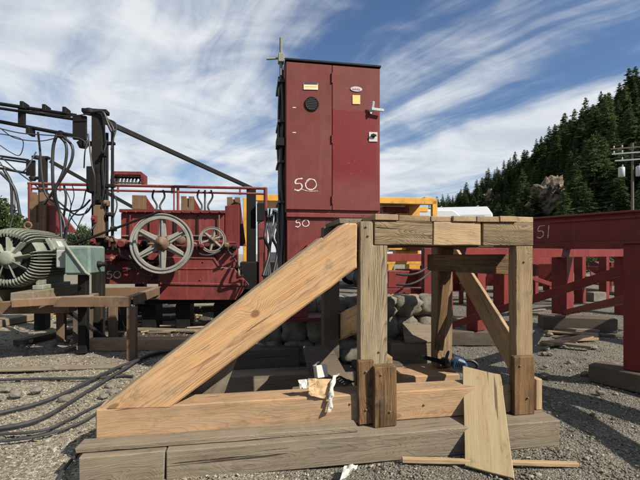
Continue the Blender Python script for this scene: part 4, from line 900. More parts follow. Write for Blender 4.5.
mb.ubox(upx(108, rv+.4), upx(128, rv+.4), rv+.32, rv+.6, wpx(118, 248, rv+.4), wpx(118, 240, rv+.4), .01); mb.build('bearing_block', M['darkred'], rm)
mb = MB(); mb.tube(curve_pts([T(96, 268, rv+.2), T(118, 270, rv+.2), T(150, 268, rv+.2), T(158, 275, rv+.2), T(150, 279, rv+.2)], 30), .02, 7); mb.build('hose', M['dusty_rubber'], rm)
chalk(rm, N50(107, 271, .62), rv+.24, r=.011)
for (x, y) in ((168, 262), (168, 280), (203, 262), (240, 280), (200, 280), (228, 272)):
    mb = MB(); mb.lathe([(0, .02), (.012, .018), (.014, 0)], T(x, y, rv-.001), -VX, 8); mb.build('bolt', M['darkred'], rm)
mb = MB(); mb.ubox(upx(205, rv+.2), upx(214, rv+.2), rv+.19, rv+.25, wpx(210, 262, rv+.2), wpx(210, 250, rv+.2), .004); mb.build('bracket', M['darkred'], rm)
for k, (x, y, w_, h_, nm) in enumerate(((126, 241, 6, 6, 'bracket'), (134, 243, 5, 5, 'bracket'), (141, 240, 7, 7, 'valve'), (192, 243, 6, 5, 'valve'), (200, 244, 4, 5, 'bracket'), (224, 243, 5, 6, 'bracket'), (231, 246, 6, 4, 'valve'), (110, 256, 5, 9, 'bracket'), (146, 262, 8, 9, 'bracket'), (140, 254, 5, 6, 'valve'))):
    mb = MB(); mb.tprism([(x, y), (x+w_, y-.4), (x+w_*.8, y+h_), (x+.6, y+h_)], rv+.02+.03*(k % 4), .2, UX, .012); mb.lathe([(0, .05), (.05, .055), (.07, .03)], T(x+w_/2, y+h_*.4, rv+.02+.03*(k % 4)), -VX, 10); mb.build(nm, M[('darkred', 'rust', 'black', 'red')[k % 4]], rm)
for k, (p0, p1, vv, r_) in enumerate((((122, 247.5), (236, 247.5), .2, .028), ((122, 243.5), (158, 244), .15, .02), ((190, 241), (236, 243), .42, .025), ((104, 259), (160, 261), .2, .018), ((122, 236), (224, 236), .66, .02), ((130, 215), (130, 247), .64, .018), ((176, 214), (176, 247), .64, .018), ((219, 215), (219, 247), .64, .018), ((150, 215), (150, 240), .66, .014), ((198, 215), (198, 240), .66, .014))):
    mb = MB(); mb.tube([T(*p0, rv+vv), T(*p1, rv+vv)], r_, 8); mb.build('pipe' if p0[1] == p1[1] or p1[0]-p0[0] > 5 else 'trough_stay', M[('black', 'rust', 'darkred')[k % 3]], rm)
for k in range(11):
    mb = MB(); mb.lathe([(0, .022), (.014, .02), (.016, 0)], T(126+k*9.4, 212.0, hv-.102), -VX, 8); mb.build('bolt', M['darkred'], rm)
for k, pts in enumerate(([(118, 246, .2), (122, 256, 0), (133, 260, -.05), (146, 257, 0), (152, 250, .1)], [(196, 247, .2), (200, 254, .05), (210, 255, 0), (222, 249, .1), (226, 240, .2)], [(126, 250, .1), (138, 270, -.05), (150, 276, -.05), (158, 266, 0)], [(228, 250, .1), (236, 262, 0), (242, 275, .05), (240, 292, .2)])):
    mb = MB(); mb.tube(curve_pts([T(x, y, rv+d_) for x, y, d_ in pts], 24), .02, 7); mb.build('hose', M[('rubber', 'dusty_rubber')[k % 2]], rm)
def wheel(px, py, v_, rpx, label, ns=6, rot=0.0, depth=.09):
    c = T(px, py, v_); Rw = rpx*c[1]/F; wl = thing('spoked_wheel', c, label, 'wheel'); wl2 = MB(); k = Rw
    prof = [(-depth/2, k), (-depth/2, k*.965), (-depth*.3, k*.955), (-depth*.3, k*.90), (-depth/2, k*.885), (-depth/2, k*.815), (depth/2, k*.815), (depth/2, k), (-depth/2, k)]
    wl2.lathe(prof, c, VX, 64, 0, False, False); wl2.build('rim', M['wheel'], wl)
    for j in range(ns):
        th = 2*math.pi*j/ns+rot; e = UX*math.cos(th)+WX*math.sin(th); s_ = np.cross(VX, e); mb = MB()
        mb.prism([c+e*k*.22+s_*k*.125, c+e*k*.82+s_*k*.085, c+e*k*.82-s_*k*.085, c+e*k*.22-s_*k*.125], VX*depth*.5, e, .006)
        mb.prism([c+e*k*.22+s_*k*.025-VX*depth*.3, c+e*k*.845+s_*k*.02-VX*depth*.3, c+e*k*.845-s_*k*.02-VX*depth*.3, c+e*k*.22-s_*k*.025-VX*depth*.3], VX*depth*.3, e, .003); mb.build('spoke', M['wheel'], wl)
    mb = MB(); mb.lathe([(-depth*1.1, 0), (-depth*1.1, k*.07), (-depth*.85, k*.075), (-depth*.85, k*.14), (-depth*.6, k*.15), (-depth*.55, k*.225), (depth*.5, k*.235), (depth*.6, .03), (.5, .03)], c, VX, 28); mb.build('hub', M['rust'], wl)
wheel(162.3, 243.5, rv-.42, 30, 'large grey six-spoked wheel in front of the red machine', 6, R(90), .11)
wheel(212.5, 239.8, rv+.12, 13, 'small grey six-spoked wheel, right of the big one', 6, R(78), .07)
mb = MB(); mb.lathe([(-.02, 0), (-.02, .09), (.3, .09)], T(179, 240, rv+.0), VX, 14); tag(mb.build('small_pulley', M['rust']), 'small grey pulley glimpsed through the spokes of the large wheel', 'pulley')

# ------------------------------------------------------------------ uprights with red gussets
def upright(px0, px1, yt, yb, v_, gpx, label, slot=True, name='bunk_upright'):
    u = thing(name, W((upx(px0, v_)+upx(px1, v_))/2, v_, 0), label, 'steel upright'); a, b = upx(px0, v_), upx(px1, v_); zt, zb = wpx(px0, yt, v_), wpx(px0, yb, v_); m_ = (a+b)/2; g_ = (b-a)*.09
    if slot:
        mb = MB(); mb.ubox(a, m_-g_, v_, v_+.05, zb, zt, .004); mb.ubox(m_+g_, b, v_, v_+.05, zb, zt, .004); mb.ubox(m_-g_, m_+g_, v_+.03, v_+.05, zb, zt-.05, .002); mb.ubox(m_-g_, m_+g_, v_, v_+.028, zb, zb+(zt-zb)*.25, .002); mb.build('wear_plate', M['rusttan'], u)
    else:
        mb = MB(); mb.ubox(a, b, v_, v_+.05, zb, zt, .004); mb.build('wear_plate', M['rusttan'], u)
    mb = MB(); mb.prism([W(b-.03, v_+.051, zt-.02), W(b-.03, v_+.051, zb), W(b-.03, v_+.051+gpx*1.0, zb), W(b-.03, v_+.30, zt-.1)], UX*.03, WX, .004)
    mb.prism([W(b+.002, v_+.06, zt-.05), W(b+(gpx)*1.0, v_+.06, zb), W(b+.002, v_+.06, zb)], VX*.05, WX, .004); mb.build('gusset', M['red'], u)
    mb = MB(); mb.ubox(a+.05, b-.05, v_+.055, v_+.3, -.02, zb-.002, .006); mb.build('foot_beam', M['black'], u)
upright(29.5, 46, 192, 232, 6.0, .55, 'tall tan-fronted upright with red gusset behind the big motor')
upright(132, 146, 195, 209, 7.6, .2, 'tan-fronted upright left of the trough, behind the large wheel', False)
upright(181, 194, 196, 211, 7.6, .18, 'tan-fronted slotted upright behind the middle of the red trough')
upright(227, 240, 197, 246, 7.6, .15, 'tan-fronted slotted upright at the right end of the red trough')

# ------------------------------------------------------------------ red pipe rail with hose rack
pv = 6.6; pr = thing('pipe_rail', W(upx(150, pv), pv, 0), 'long thin red double pipe rail high behind the red machine', 'pipe rail')
def rail(p0, p1, r, nm='rail', mt='red'): mb = MB(); mb.tube([T(*p0, pv), T(*p1, pv)], r, 8); mb.build(nm, M[mt], pr)
rail((28, 183.5), (267, 188.5), .034); rail((28, 188.5), (267, 194), .026)
for x in (60, 118, 172, 178, 240): rail((x, 184+x*.02), (x, 190+x*.02), .022, 'strut')
rail((178, 188), (178, 216), .03, 'post'); rail((174, 188), (174, 216), .018, 'post'); rail((265.5, 188), (265.5, 262), .045, 'post'); rail((30, 184), (30, 300), .04, 'post')
mb = MB(); mb.tprism([(111, 171), (141, 171.5), (144, 174), (144, 184), (140.5, 184), (140.5, 175), (115, 174.5), (113, 178), (113, 184), (110, 184)], pv+.05, .3, UX, .006); mb.build('hose_rack', M['red'], pr)
mb = MB()
for k in range(8):
    c = T(115+k*3.4, 180, pv+.1); mb.tube([c+UX*.085*math.cos(q)+WX*.075*math.sin(q)+VX*(.05*math.sin(q)+k*.01) for q in np.linspace(0, 6.283, 15)[:-1]], .017, 6, closed=True)
mb.build('coiled_hose', M['dusty_rubber'], pr)
def hang(pts, v_, r, label, mt='rubber', n=26, cat='hose', group='hydraulic hoses hanging from masts and rail'):
    mb = MB(); mb.tube(curve_pts([T(x, y, v_+dv) for x, y, dv in pts], n), r, 7); tag(mb.build('hydraulic_hose', M[mt]), label, cat, group)
for (x, s_, lab) in ((156, 1, 'left of the pair of black hoses hanging over the left part of the trough'), (161, -1, 'right of the pair of black hoses hanging over the left part of the trough'), (201, 1, 'left of the hoses hanging from the rail at the middle of the trough'), (205, 0, 'middle hose hanging from the rail above the trough'), (209, -1, 'right of the hoses hanging from the rail at the middle of the trough')):
    hang([(x-2*s_, 190, 0), (x-3.5*s_, 197, .05), (x+1*s_, 206, 0), (x-2*s_, 214, -.1)], pv-.05, .022, lab)

# ------------------------------------------------------------------ hose masts with booms
def mast(px, yt, yb, v_, s, label):
    u = thing('hose_mast', W(upx(px, v_), v_, 0), label, 'mast'); x0 = upx(px, v_); zt, zb = wpx(px, yt, v_), 0
    X = lambda du, w_, dv=0.0: W(x0+du*s, v_+dv*s, zt+w_*s)
    mb = MB(); mb.beam(W(x0, v_, zb), X(0, 0), .17*s, .17*s, UX, .008); mb.build('post', M['mastblack'], u)
    mb = MB(); mb.lathe([(0, .11*s), (.05*s, .12*s), (.09*s, .06*s)], X(-.14, -.06), WX, 12); mb.beam(X(-.25, -.02), X(.16, -.02), .16*s, .07*s, WX, .01); mb.build('pivot_head', M['black'], u); mb = MB(); mb.lathe([(0, .06*s), (.09*s, .1*s), (.13*s, .06*s)], X(-.25, -.66), WX, 12); mb.beam(X(-.24, -.58), X(-.06, -.58), .12*s, .07*s, WX, .01); mb.build('pivot_head', M['black'], u)
    mb = MB(); mb.beam(X(-.30, -.52), X(-.30, -.10), .05*s, .22*s, UX, .006); mb.build('bracket_plate', M['black'], u)
    for (za, zb_, r_) in ((-.10, .20, .032), (-.17, .12, .026), (-.46, -.06, .034)):
        mb = MB(); mb.tube([X(-.36, za), X(-2.6, zb_, .2)], r_*s, 8); mb.build('boom_pipe', M['black'], u)
    mb = MB(); mb.beam(X(-1.26, -.31, .1), X(-1.26, .02, .1), .06*s, .10*s, UX, .004); mb.build('boom_strut', M['black'], u)
    return u, X
m1, X1 = mast(98.5, 111, 262, 4.75, 1.0, 'tall near black hose mast with pipe boom reaching left above the motor')
m2, X2 = mast(43, 157, 230, 8.6, .95, 'farther, lower black hose mast with its own boom, left of the near one')
for dx_ in (107, 112.5):
    mb = MB(); mb.tube([T(dx_, 133, 4.7), T(dx_, 250, 4.7)], .026, 8); mb.build('stand_pipe', M['black'], m1)
mb = MB(); mb.tprism([(104, 141.5), (114, 141.5), (114, 144), (104, 144)], 4.66, .09, UX, .004); mb.build('pipe_clamp', M['black'], m1); mb = MB(); mb.tprism([(103, 184), (114, 184), (114, 187), (103, 187)], 4.66, .09, UX, .004); mb.build('pipe_clamp', M['black'], m1)
mb = MB(); mb.tprism([(86, 166), (94.5, 166), (94.5, 192), (86, 192)], 4.55, .2, WX, .012); mb.build('valve_box', M['black'], m1)
mb = MB(); mb.tprism([(93, 205), (103, 205), (104, 238), (93, 238)], 4.6, .1, WX, .006); mb.build('splice_plate', M['rust'], m1)
hang([(93, 112, 0), (103, 112, -.05), (108, 124, -.05), (112, 132, -.05), (113, 128, -.05), (107, 119, -.02)], 4.65, .024, 'short black hose looping over the top of the near mast')
hang([(88, 134, 0), (92, 165, -.1), (95, 180, -.1), (94, 206, 0)], 4.5, .014, 'thin hose running down the front of the near mast')
for k, (p, r_, lab) in enumerate((([(38, 132, 0), (40, 150, .1), (42, 175, .1), (46, 195, .1), (58, 205, .1)], .018, 'hose dropping from the near boom above the tan-fronted upright'),
        ([(57, 134, 0), (53, 150, 0), (53, 185, 0), (56, 204, .1), (64, 222, .1), (66, 246, .0)], .026, 'long thick hose loop, left side, hanging from the near boom'),
        ([(57, 134, 0), (66, 145, 0), (65, 165, 0), (58, 183, 0), (50, 196, .3), (44, 204, .9)], .024, 'hose loop, middle strand, hanging from the near boom'),
        ([(60, 134, 0), (72, 146, 0), (71, 162, 0), (62, 178, 0), (55, 192, 0), (60, 215, .1), (62, 246, 0)], .024, 'hose loop, right outer strand, hanging from the near boom'),
        ([(0, 172, 2), (14, 188, 2), (20, 215, 2)], .03, 'hose slanting down below the far boom at the left edge'),
        ([(4, 170, 2), (11, 185, 2), (12, 215, 2)], .03, 'hose hanging nearly straight below the far boom at the left edge'),
        ([(64, 185, .5), (66, 200, .5), (62, 226, .5)], .02, 'thin dark hose hanging from the rail left of the near mast'),
        ([(46, 200, 1.0), (60, 208, .5), (72, 211, .4), (82, 208, .2), (90, 200, 0)], .016, 'slack thin hose sagging towards the near mast'),
        ([(46, 192, 1.0), (60, 203, .5), (74, 214, .4), (86, 213, .2), (93, 203, 0)], .016, 'lower slack hose sagging towards the near mast'),
        ([(-6, 133, 0), (12, 136, 0), (23, 141, 0), (20, 155, 0), (10, 152, 0), (-6, 141, 0)], .008, 'thin wire loop dangling from the near boom at far left'))):
    hang(p, 4.75, r_, lab)
rgw = np.random.default_rng(77)
for k, (pts, r_) in enumerate((([(-6, 107, 0), (18, 110, -.05), (40, 112, -.05), (66, 116, -.06), (90, 114, -.08)], .014), ([(-6, 127, 0), (20, 133, -.05), (45, 135, -.05), (78, 138, -.06), (88, 146, -.1)], .014), ([(0, 128, .1), (15, 138, 0), (40, 141, 0), (60, 137, 0)], .012), ([(88, 140, -.1), (85, 152, -.12), (84, 168, -.15)], .016), ([(86, 190, -.1), (82, 206, -.1), (70, 220, 0), (64, 245, 0)], .016),
        ([(104, 118, -.05), (116, 124, -.08), (113, 140, -.08), (111, 150, -.05)], .018), ([(107, 140, -.04), (103, 160, -.1), (104, 190, -.1), (100, 215, -.1), (106, 246, 0)], .014), ([(112, 190, -.03), (117, 205, -.05), (112, 225, -.05), (116, 248, 0)], .016), ([(66, 190, .4), (71, 205, .3), (68, 226, .2), (74, 246, 0)], .012), ([(36, 152, 2.4), (28, 166, 2.2), (20, 172, 2.2), (0, 165, 2.4)], .02), ([(0, 156, 2.6), (18, 172, 2.4), (34, 184, 2), (46, 196, 1.5)], .02), ([(0, 162, 2.6), (12, 182, 2.4), (15, 205, 2.2), (10, 228, 2)], .016), ([(72, 184, .6), (74, 196, .5), (70, 214, .3), (80, 230, .2), (86, 246, 0)], .012), ([(88, 208, -.05), (80, 222, -.1), (76, 236, -.05), (80, 246, 0)], .014), ([(95, 225, -.15), (88, 234, -.2), (84, 246, -.1)], .02))):
    hang(pts, 4.72, r_*.72, 'thin black line in the tangle of hoses around the near mast and its boom', ('rubber', 'dusty_rubber')[k % 2], 30, 'hose', 'thin lines tangled round the near mast')
for k, (x, y, w_, h_, nm) in enumerate(((95, 196, 6, 7, 'valve'), (103, 200, 5, 6, 'valve'), (91, 215, 5, 8, 'bracket'), (105, 212, 7, 4, 'bracket'), (101, 150, 4, 6, 'bracket'), (104, 236, 8, 6, 'valve'), (89, 238, 6, 7, 'valve'), (110, 226, 5, 5, 'gauge'))):
    mb = MB(); mb.tprism([(x, y), (x+w_, y), (x+w_, y+h_), (x, y+h_)], 4.60-.02*(k % 3), .12, WX, .012); mb.lathe([(0, .03), (.03, .035), (.05, .02)], T(x+w_/2, y+h_/2, 4.6-.02*(k % 3)), -VX, 9); mb.build(nm, M[('black', 'rust', 'darkred', 'mastblack')[k % 4]], m1)
for k, (x, y0) in enumerate(((24, 105.5), (46, 108.5), (66, 111), (30, 131), (62, 134.5))):
    mb = MB(); q = T(x, y0, 4.78); mb.ubox(L(q)[0]-.03, L(q)[0]+.03, 4.70, 4.90, q[2]-.07, q[2]+.05, .008); mb.build('hose_clamp', M['black'], m1)
mb = MB(); mb.beam(T(104, 121, 5.0), T(252, 188.5, 7.2), .06, .09, WX, .005); tag(mb.build('stay_bar', M['black']), 'long black stay bar slanting from the near mast top down to the right', 'stay bar')
mb = MB(); mb.beam(T(50, 161, 8.6), T(136, 209, 9.2), .07, .09, WX, .005); tag(mb.build('stay_bar', M['black']), 'shorter black stay bar slanting from the farther mast behind the near mast', 'stay bar')
mb = MB(); mb.tprism([(246.5, 184), (256, 188), (256, 300), (246.5, 300)], 7.15, .16, WX, .006); tag(mb.build('black_column', M['black']), 'black steel column at the right end of the red machine', 'column')

# ------------------------------------------------------------------ valve stand and boxes between machine and cabinet
mb = MB(); mb.tprism([(257, 203), (264, 203), (264, 221), (257, 221)], 7.0, .3, WX, .01); mb.tprism([(257.5, 222), (263.5, 222), (263.5, 300), (257.5, 300)], 7.1, .1, WX, .004); tag(mb.build('control_box', M['black']), 'black control box on a stalk right of the black column', 'box')
mb = MB(); mb.tprism([(258, 224), (264, 221), (265, 237), (258, 238)], 6.3, .2, WX, .01); mb.tprism([(259, 238.5), (263, 238.5), (263, 300), (259, 300)], 6.35, .1, WX, .004); tag(mb.build('junction_box', M['red']), 'small red box on a post below the black control box', 'box')
mb = MB(); mb.tprism([(279.5, 234), (285, 234), (285, 248), (279.5, 248)], 2.1, .10, WX, .006); mb.tprism([(281, 248.5), (284, 248.5), (284, 330), (281, 330)], 2.13, .05, WX, .004); tag(mb.build('switch_box', M['galv']), 'little grey switch box on a post left of the cabinet stand', 'box')
for k in range(8):
    x = 266+k*1.9; q = random.uniform(-1.8, 1.8); hang([(x, 205+random.uniform(0, 12), 0), (x+q, 222, .3), (x-q*.6+random.uniform(-3, 3), 238, .1), (x+random.uniform(-5, 5), 252, .3), (x-3+k*.5, 276, 0)], 4.4+.1*k, random.uniform(.014, .03), 'one of the tangled black hoses dropping between the black column and the cabinet', ('rubber', 'dusty_rubber')[k % 2], group='tangled hoses left of the cabinet')
mb = MB(); mb.tprism([(240, 262), (286, 262), (286, 290), (240, 290)], 6.4, .8, UX, .02); mb.tprism([(236, 290), (286, 290), (286, 330), (236, 330)], 6.6, .5, UX, .02); tag(mb.build('pump_unit', M['black']), 'dark greasy pump unit low behind the big brace', 'pump')

# ------------------------------------------------------------------ yellow gantry
yv = 9.2; yg = thing('yellow_gantry', W(upx(340, yv), yv+.8, 0), 'yellow painted steel gantry crossing behind the cabinet', 'gantry')
def ybox(px0, y0, px1, y1, v0, v1, nm, mt='yellow'): mb = MB(); mb.ubox(upx(px0, v0), upx(px1, v0), v0, v1, wpx(px0, y1, v0), wpx(px0, y0, v0), .01); mb.build(nm, M[mt], yg)
ybox(254, 193.8, 437, 200.5, yv, yv+.18, 'cross_beam'); ybox(243, 197.5, 251, 300, yv, yv+.25, 'post'); ybox(432.5, 200.6, 437.5, 300, yv, yv+.14, 'post')
ybox(380, 206, 428, 211, yv+3.1, yv+3.3, 'rear_beam'); ybox(409, 203.2, 420, 300, yv+1.4, yv+1.8, 'post'); ybox(383, 206.5, 408, 212.5, yv+1.2, yv+1.9, 'winch_box', 'red'); ybox(396, 213, 409, 222, yv+1.1, yv+1.8, 'motor_box'); ybox(258, 194.5, 436, 196.5, yv+.19, yv+3.3, 'roof_plate'); ybox(425, 196.7, 432, 201, yv+.19, yv+3.2, 'side_beam'); ybox(300, 196.7, 308, 201, yv+.19, yv+3.2, 'side_beam')
ybox(388, 246, 432, 250, yv-.6, yv-.4, 'rail'); ybox(396, 250.2, 418, 260, yv-.5, yv-.2, 'step_box'); ybox(386, 261, 432, 264.5, yv-.6, yv-.42, 'rail'); ybox(388, 264.6, 394, 300, yv-.6, yv-.45, 'post'); ybox(424, 264.6, 430, 300, yv-.6, yv-.45, 'post')
# ------------------------------------------------------------------ white vehicles beyond
def vehicle(px, Z, yaw, label, kind, sc=1.0, zs=1.0):
    b = G(px, HY+EYE*F/Z); root = thing(kind, (b[0], b[1], 0), label, 'truck' if kind == 'white_truck' else 'van'); c, s = math.cos(yaw), math.sin(yaw); ex, ey = np.array((c, s, 0)), np.array((-s, c, 0)); o = np.array((b[0], b[1], 0.0))
    Pt = lambda x, y, z: o+(ex*x+ey*y+WX*z*zs)*sc
    if kind == 'white_truck':
        side = [(-1.1, .9), (1.1, .9), (1.15, 1.6), (.9, 2.5), (.6, 2.72), (-1.0, 2.72), (-1.1, 2.5)]; hw = 1.15
        mb = MB(); mb.prism([Pt(x, -hw, z) for x, z in side], ey*2*hw*sc, ex, .06); mb.build('cab', M['white'], root)
        mb = MB(); mb.prism([Pt(x, -hw-.015, z) for x, z in ((-.5, 1.75), (.85, 1.75), (.72, 2.4), (-.5, 2.4))], ey*.014, ex, 0); mb.build('side_window', M['bluewhite'], root)
        mb = MB(); mb.box(Pt(-3.6, 0, 1.1), ex, ey, WX, 4.8*sc, 2.3*sc, .3*sc, .03); mb.build('flat_bed', M['galv'], root); wx = (.3, -2.6, -4.6)
    else:
        side = [(-2.4, .45), (2.4, .45), (2.45, .95), (1.3, 1.12), (.75, 1.72), (.3, 1.86), (-1.6, 1.88), (-2.15, 1.7), (-2.42, 1.05)]; hw = .92
        mb = MB(); mb.prism([Pt(x, -hw, z) for x, z in side], ey*2*hw*sc, ex, .09); mb.build('body', M['white'], root)
        for (xa, xb) in ((-.45, .95), (-2.0, -.55)):
            mb = MB(); t_ = .35 if xa > -1 else .12; mb.prism([Pt(xa, -hw-.012, 1.15), Pt(xb, -hw-.012, 1.15), Pt(xb-t_, -hw-.012, 1.66), Pt(xa+.06, -hw-.012, 1.66)], ey*.011, ex, 0); mb.build('side_window', M['glass'], root)
        mb = MB()
        for yy in (-.6, .6): mb.beam(Pt(-1.5, yy, 1.91), Pt(.3, yy, 1.91), .04, .04, WX, .004)
        mb.build('roof_rack', M['galv'], root); wx = (1.5, -1.45)
        mb = MB(); mb.prism([Pt(-2.36, y_, z_) for y_, z_ in ((-.7, 1.2), (.7, 1.2), (.6, 1.62), (-.6, 1.62))], ex*-.07*sc, ey, 0); mb.build('rear_window', M['bluewhite'], root)
    for x in wx:
        for yy in (-hw+.02, hw-.26):
            wb = MB(); wb.lathe([(0, .2*sc), (.02*sc, .36*sc), (.22*sc, .36*sc), (.24*sc, .2*sc)], Pt(x, yy, .36), ey, 20); wo_ = wb.build('wheel', M['rubber'], root)
            wb = MB(); wb.lathe([(-.012, .0), (-.01, .19*sc), (.0, .2*sc)], Pt(x, yy, .36), ey, 14); wb.build('rim', M['galv'], wo_)
vehicle(424, 19, R(8), 'white truck cab with pale window showing beside the yellow gantry post', 'white_truck', 1.27)
vehicle(453, 22, R(80), 'tall white van whose rounded roof shows above the platform planks', 'white_van', 1.45, 1.40)

# ------------------------------------------------------------------ red steel frame 51 at right
fr = thing('red_steel_frame', S5(0, 0, 0), 'big dark red steel frame at right with a long beam chalked 51', 'steel frame')
zb0, zb1 = 1.615, 1.985
def sbeam(p0, p1, w_, h, nm, mt='brightred', up=WX, par=None): mb = MB(); mb.beam(p0, p1, w_, h, up, .005); return mb.build(nm, M[mt], par or fr)
mb = MB(); s0, s1 = -3.2, 7.0
mb.beam(S5(s0, .05, (zb0+zb1)/2), S5(s1, .05, (zb0+zb1)/2), .03, zb1-zb0-.05, WX, .002)
mb.beam(S5(s0, .10, zb1-.012), S5(s1, .10, zb1-.012), .24, .024, WX, .003); mb.beam(S5(s0, .10, zb0+.012), S5(s1, .10, zb0+.012), .24, .024, WX, .003)
mb.beam(S5(s0, .02, zb1-.07), S5(.9, .02, zb1-.07), .02, .03, WX, .002)
mb.build('long_beam', M['brightred'], fr)
mb = MB(); mb.beam(S5(s0, 3.6, 1.75), S5(7.5, 3.6, 1.75), .2, .3, WX, .005); mb.build('long_beam', M['brightred'], fr)
sbeam(S5(2.35, .02, 1.52), S5(2.35, 7.6, 1.52), .14, .17, 'cross_beam', 'brightred'); sbeam(S5(4.6, .02, 1.42), S5(4.6, 5.6, 1.42), .14, .17, 'cross_beam', 'brightred'); sbeam(S5(.0, .16, 1.50), S5(0, 5.0, 1.50), .14, .17, 'cross_beam')
def col(s, q, z0, z1, w_, mt='brightred'): mb = MB(); mb.beam(S5(s, q, z0), S5(s, q, z1), w_, w_, D5, .006); mb.build('post', M[mt], fr)
col(0, .12, .20, zb0-.002, .20, 'brightred'); col(2.35, .55, .24, 1.43, .22); col(2.35, 3.5, .26, 1.43, .30, 'brightred'); col(-2.3, .12, .0, zb0-.002, .20, 'brightred'); col(4.6, .4, .0, 1.33, .22); col(4.6, 2.6, .0, 1.33, .24, 'brightred'); col(0, 3.5, .0, 1.41, .22); col(2.35, 6.6, 0, 1.43, .24, 'brightred')
sbeam(S5(-.05, .12, 1.39), S5(2.5, .12, .33), .10, .10, 'diagonal_brace'); sbeam(S5(.11, .2, .98), S5(2.2, 3.3, .32), .09, .09, 'diagonal_brace')
k51 = lambda x, y: (lambda r, n_: CAMP+r*(((S5(0, .034, 0)-CAMP) @ Q5)/(r @ Q5)))(ray(x, y), 0)
chalk(fr, [[(545, 225.5), (539.5, 226.5), (538, 231), (542.5, 231), (543.5, 235), (540.5, 238), (537, 237)], [(549, 225.5), (548, 238)]], 0, r=.006, n5=k51)
def q5timber(s0, q0, s1, q1, w_, h, mt, label, z=-.012):
    mb = MB(); mb.beam(S5(s0, q0, h/2+z), S5(s1, q1, h/2+z), w_, h, WX, .012, jit=.008); tag(mb.build('footing_timber', M[mt]), label, 'timber')
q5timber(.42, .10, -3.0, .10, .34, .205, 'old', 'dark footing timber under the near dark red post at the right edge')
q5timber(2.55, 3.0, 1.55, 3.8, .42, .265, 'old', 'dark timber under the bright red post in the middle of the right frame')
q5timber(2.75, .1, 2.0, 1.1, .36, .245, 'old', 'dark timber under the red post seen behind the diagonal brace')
# second, farther red frame
f2 = thing('red_steel_frame', (6.5, 12.5, 0), 'farther bright red steel frame seen through the near one', 'steel frame')
mb = MB(); mb.beam((3.9, .3, 1.5), (3.9, 3.35, 1.5), .16, .2, WX, .005); mb.build('walkway_beam', M['brightred'], fr)
for (x, y, Z, w_) in ((502, 306, 11.4, .34), (580, 302, 12.4, .24), (548, 290, 16.5, .28), (621, 312, 10.3, .22), (481, 300, 13, .24)):
    b = P(x, y, Z); mb = MB(); mb.beam((b[0], b[1], -.02), (b[0], b[1], 1.42), w_, w_, D5, .005); mb.build('post', M['brightred'], f2)
sbeam(P(462, 262, 11.6)*np.array((1, 1, 0))+WX*1.28, P(560, 262, 13.4)*np.array((1, 1, 0))+WX*1.28, .16, .22, 'cross_beam', 'brightred', WX, f2)
sbeam(P(505, 252, 11.4)*np.array((1, 1, 0))+WX*1.55, P(700, 252, 11.0)*np.array((1, 1, 0))+WX*1.55, .16, .20, 'cross_beam', 'brightred', WX, f2)
sbeam(P(545, 252, 16.5)*np.array((1, 1, 0))+WX*1.5, P(660, 252, 15)*np.array((1, 1, 0))+WX*1.5, .2, .24, 'long_beam', 'brightred', WX, f2)
for (px0, px1, Z, z0, z1, lab) in ((395, 466, 12.5, .35, 1.0, 'dark red steel trough low behind the roller frame, under the platform'), (478, 566, 15.5, .25, 1.12, 'dark red steel trough behind the far red posts, left of the sunny gravel patch'), (604, 720, 15.0, .3, 1.2, 'dark red steel trough far back at the right edge')):
    a, b_ = P(px0, HY, Z), P(px1, HY, Z-.4); t_ = thing('log_trough', ((a[0]+b_[0])/2, Z, 0), lab, 'trough'); dv = nrm(b_-a); sd_ = np.cross(WX, dv)
    pts = [(-.05, z1), (.02, z1), (.30, z0+.06), (.75, z0+.06), (1.0, z1), (1.07, z1), (.8, z0), (.25, z0)]
    mb = MB(); mb.prism([np.array((a[0], a[1], 0))+sd_*y_+WX*z_ for y_, z_ in pts], b_-a, WX, .004); mb.build('chute', M['brightred'], t_)
    n_ = 4
    for k in range(n_):
        q = np.array((a[0], a[1], 0))+(b_-a)*(.06+.88*k/(n_-1)); mb = MB(); mb.beam(q+sd_*.1-WX*.02, q+sd_*.1+WX*(z1-.05), .14, .12, WX if False else dv, .004); mb.build('leg', M['brightred'], t_)
        mb = MB(); mb.beam(q-sd_*.062+WX*(z0), q-sd_*.062+WX*(z1-.01), .05, .08, dv, .003); mb.build('rib', M['red'], t_)
for (x, y, Z, w_) in ((534, 300, 13.5, .2), (560, 293, 15.5, .2), (604, 300, 13, .22), (632, 305, 11.5, .22), (470, 296, 14, .2)):
    b = P(x, y, Z); mb = MB(); mb.beam((b[0], b[1], -.02), (b[0], b[1], 1.42), w_, w_, D5, .005); mb.build('post', M['brightred'], f2)
for (xa, ya, Za, za, xb, Zb_, zb_) in ((500, 0, 11.6, 1.1, 584, 12.6, .2), (548, 0, 16.3, 1.0, 620, 13.2, 1.0), (576, 0, 12.6, .75, 640, 11.2, .75)):
    sbeam(P(xa, HY, Za)*np.array((1, 1, 0))+WX*za, P(xb, HY, Zb_)*np.array((1, 1, 0))+WX*zb_, .1, .12, 'diagonal_brace' if za != zb_ else 'rail', 'brightred', WX, f2)
for k in range(12):
    px, py = random.uniform(470, 636), random.uniform(300, 352); p = G(px, py)+WX*.03; a_ = random.uniform(-.8, .5); l_ = random.uniform(.25, .9); dv = np.array((math.cos(a_), math.sin(a_), random.uniform(-.02, .05)))
    mb = MB(); mb.beam(p-dv*l_/2, p+dv*l_/2, random.uniform(.06, .16), random.uniform(.025, .07), WX, .004, jit=.008); tag(mb.build('lumber_scrap', M[('grey', 'old', 'postpale')[k % 3]]), 'scrap of lumber lying on the gravel beneath the red steel frames', 'wood scrap', 'lumber scraps under the red frames')
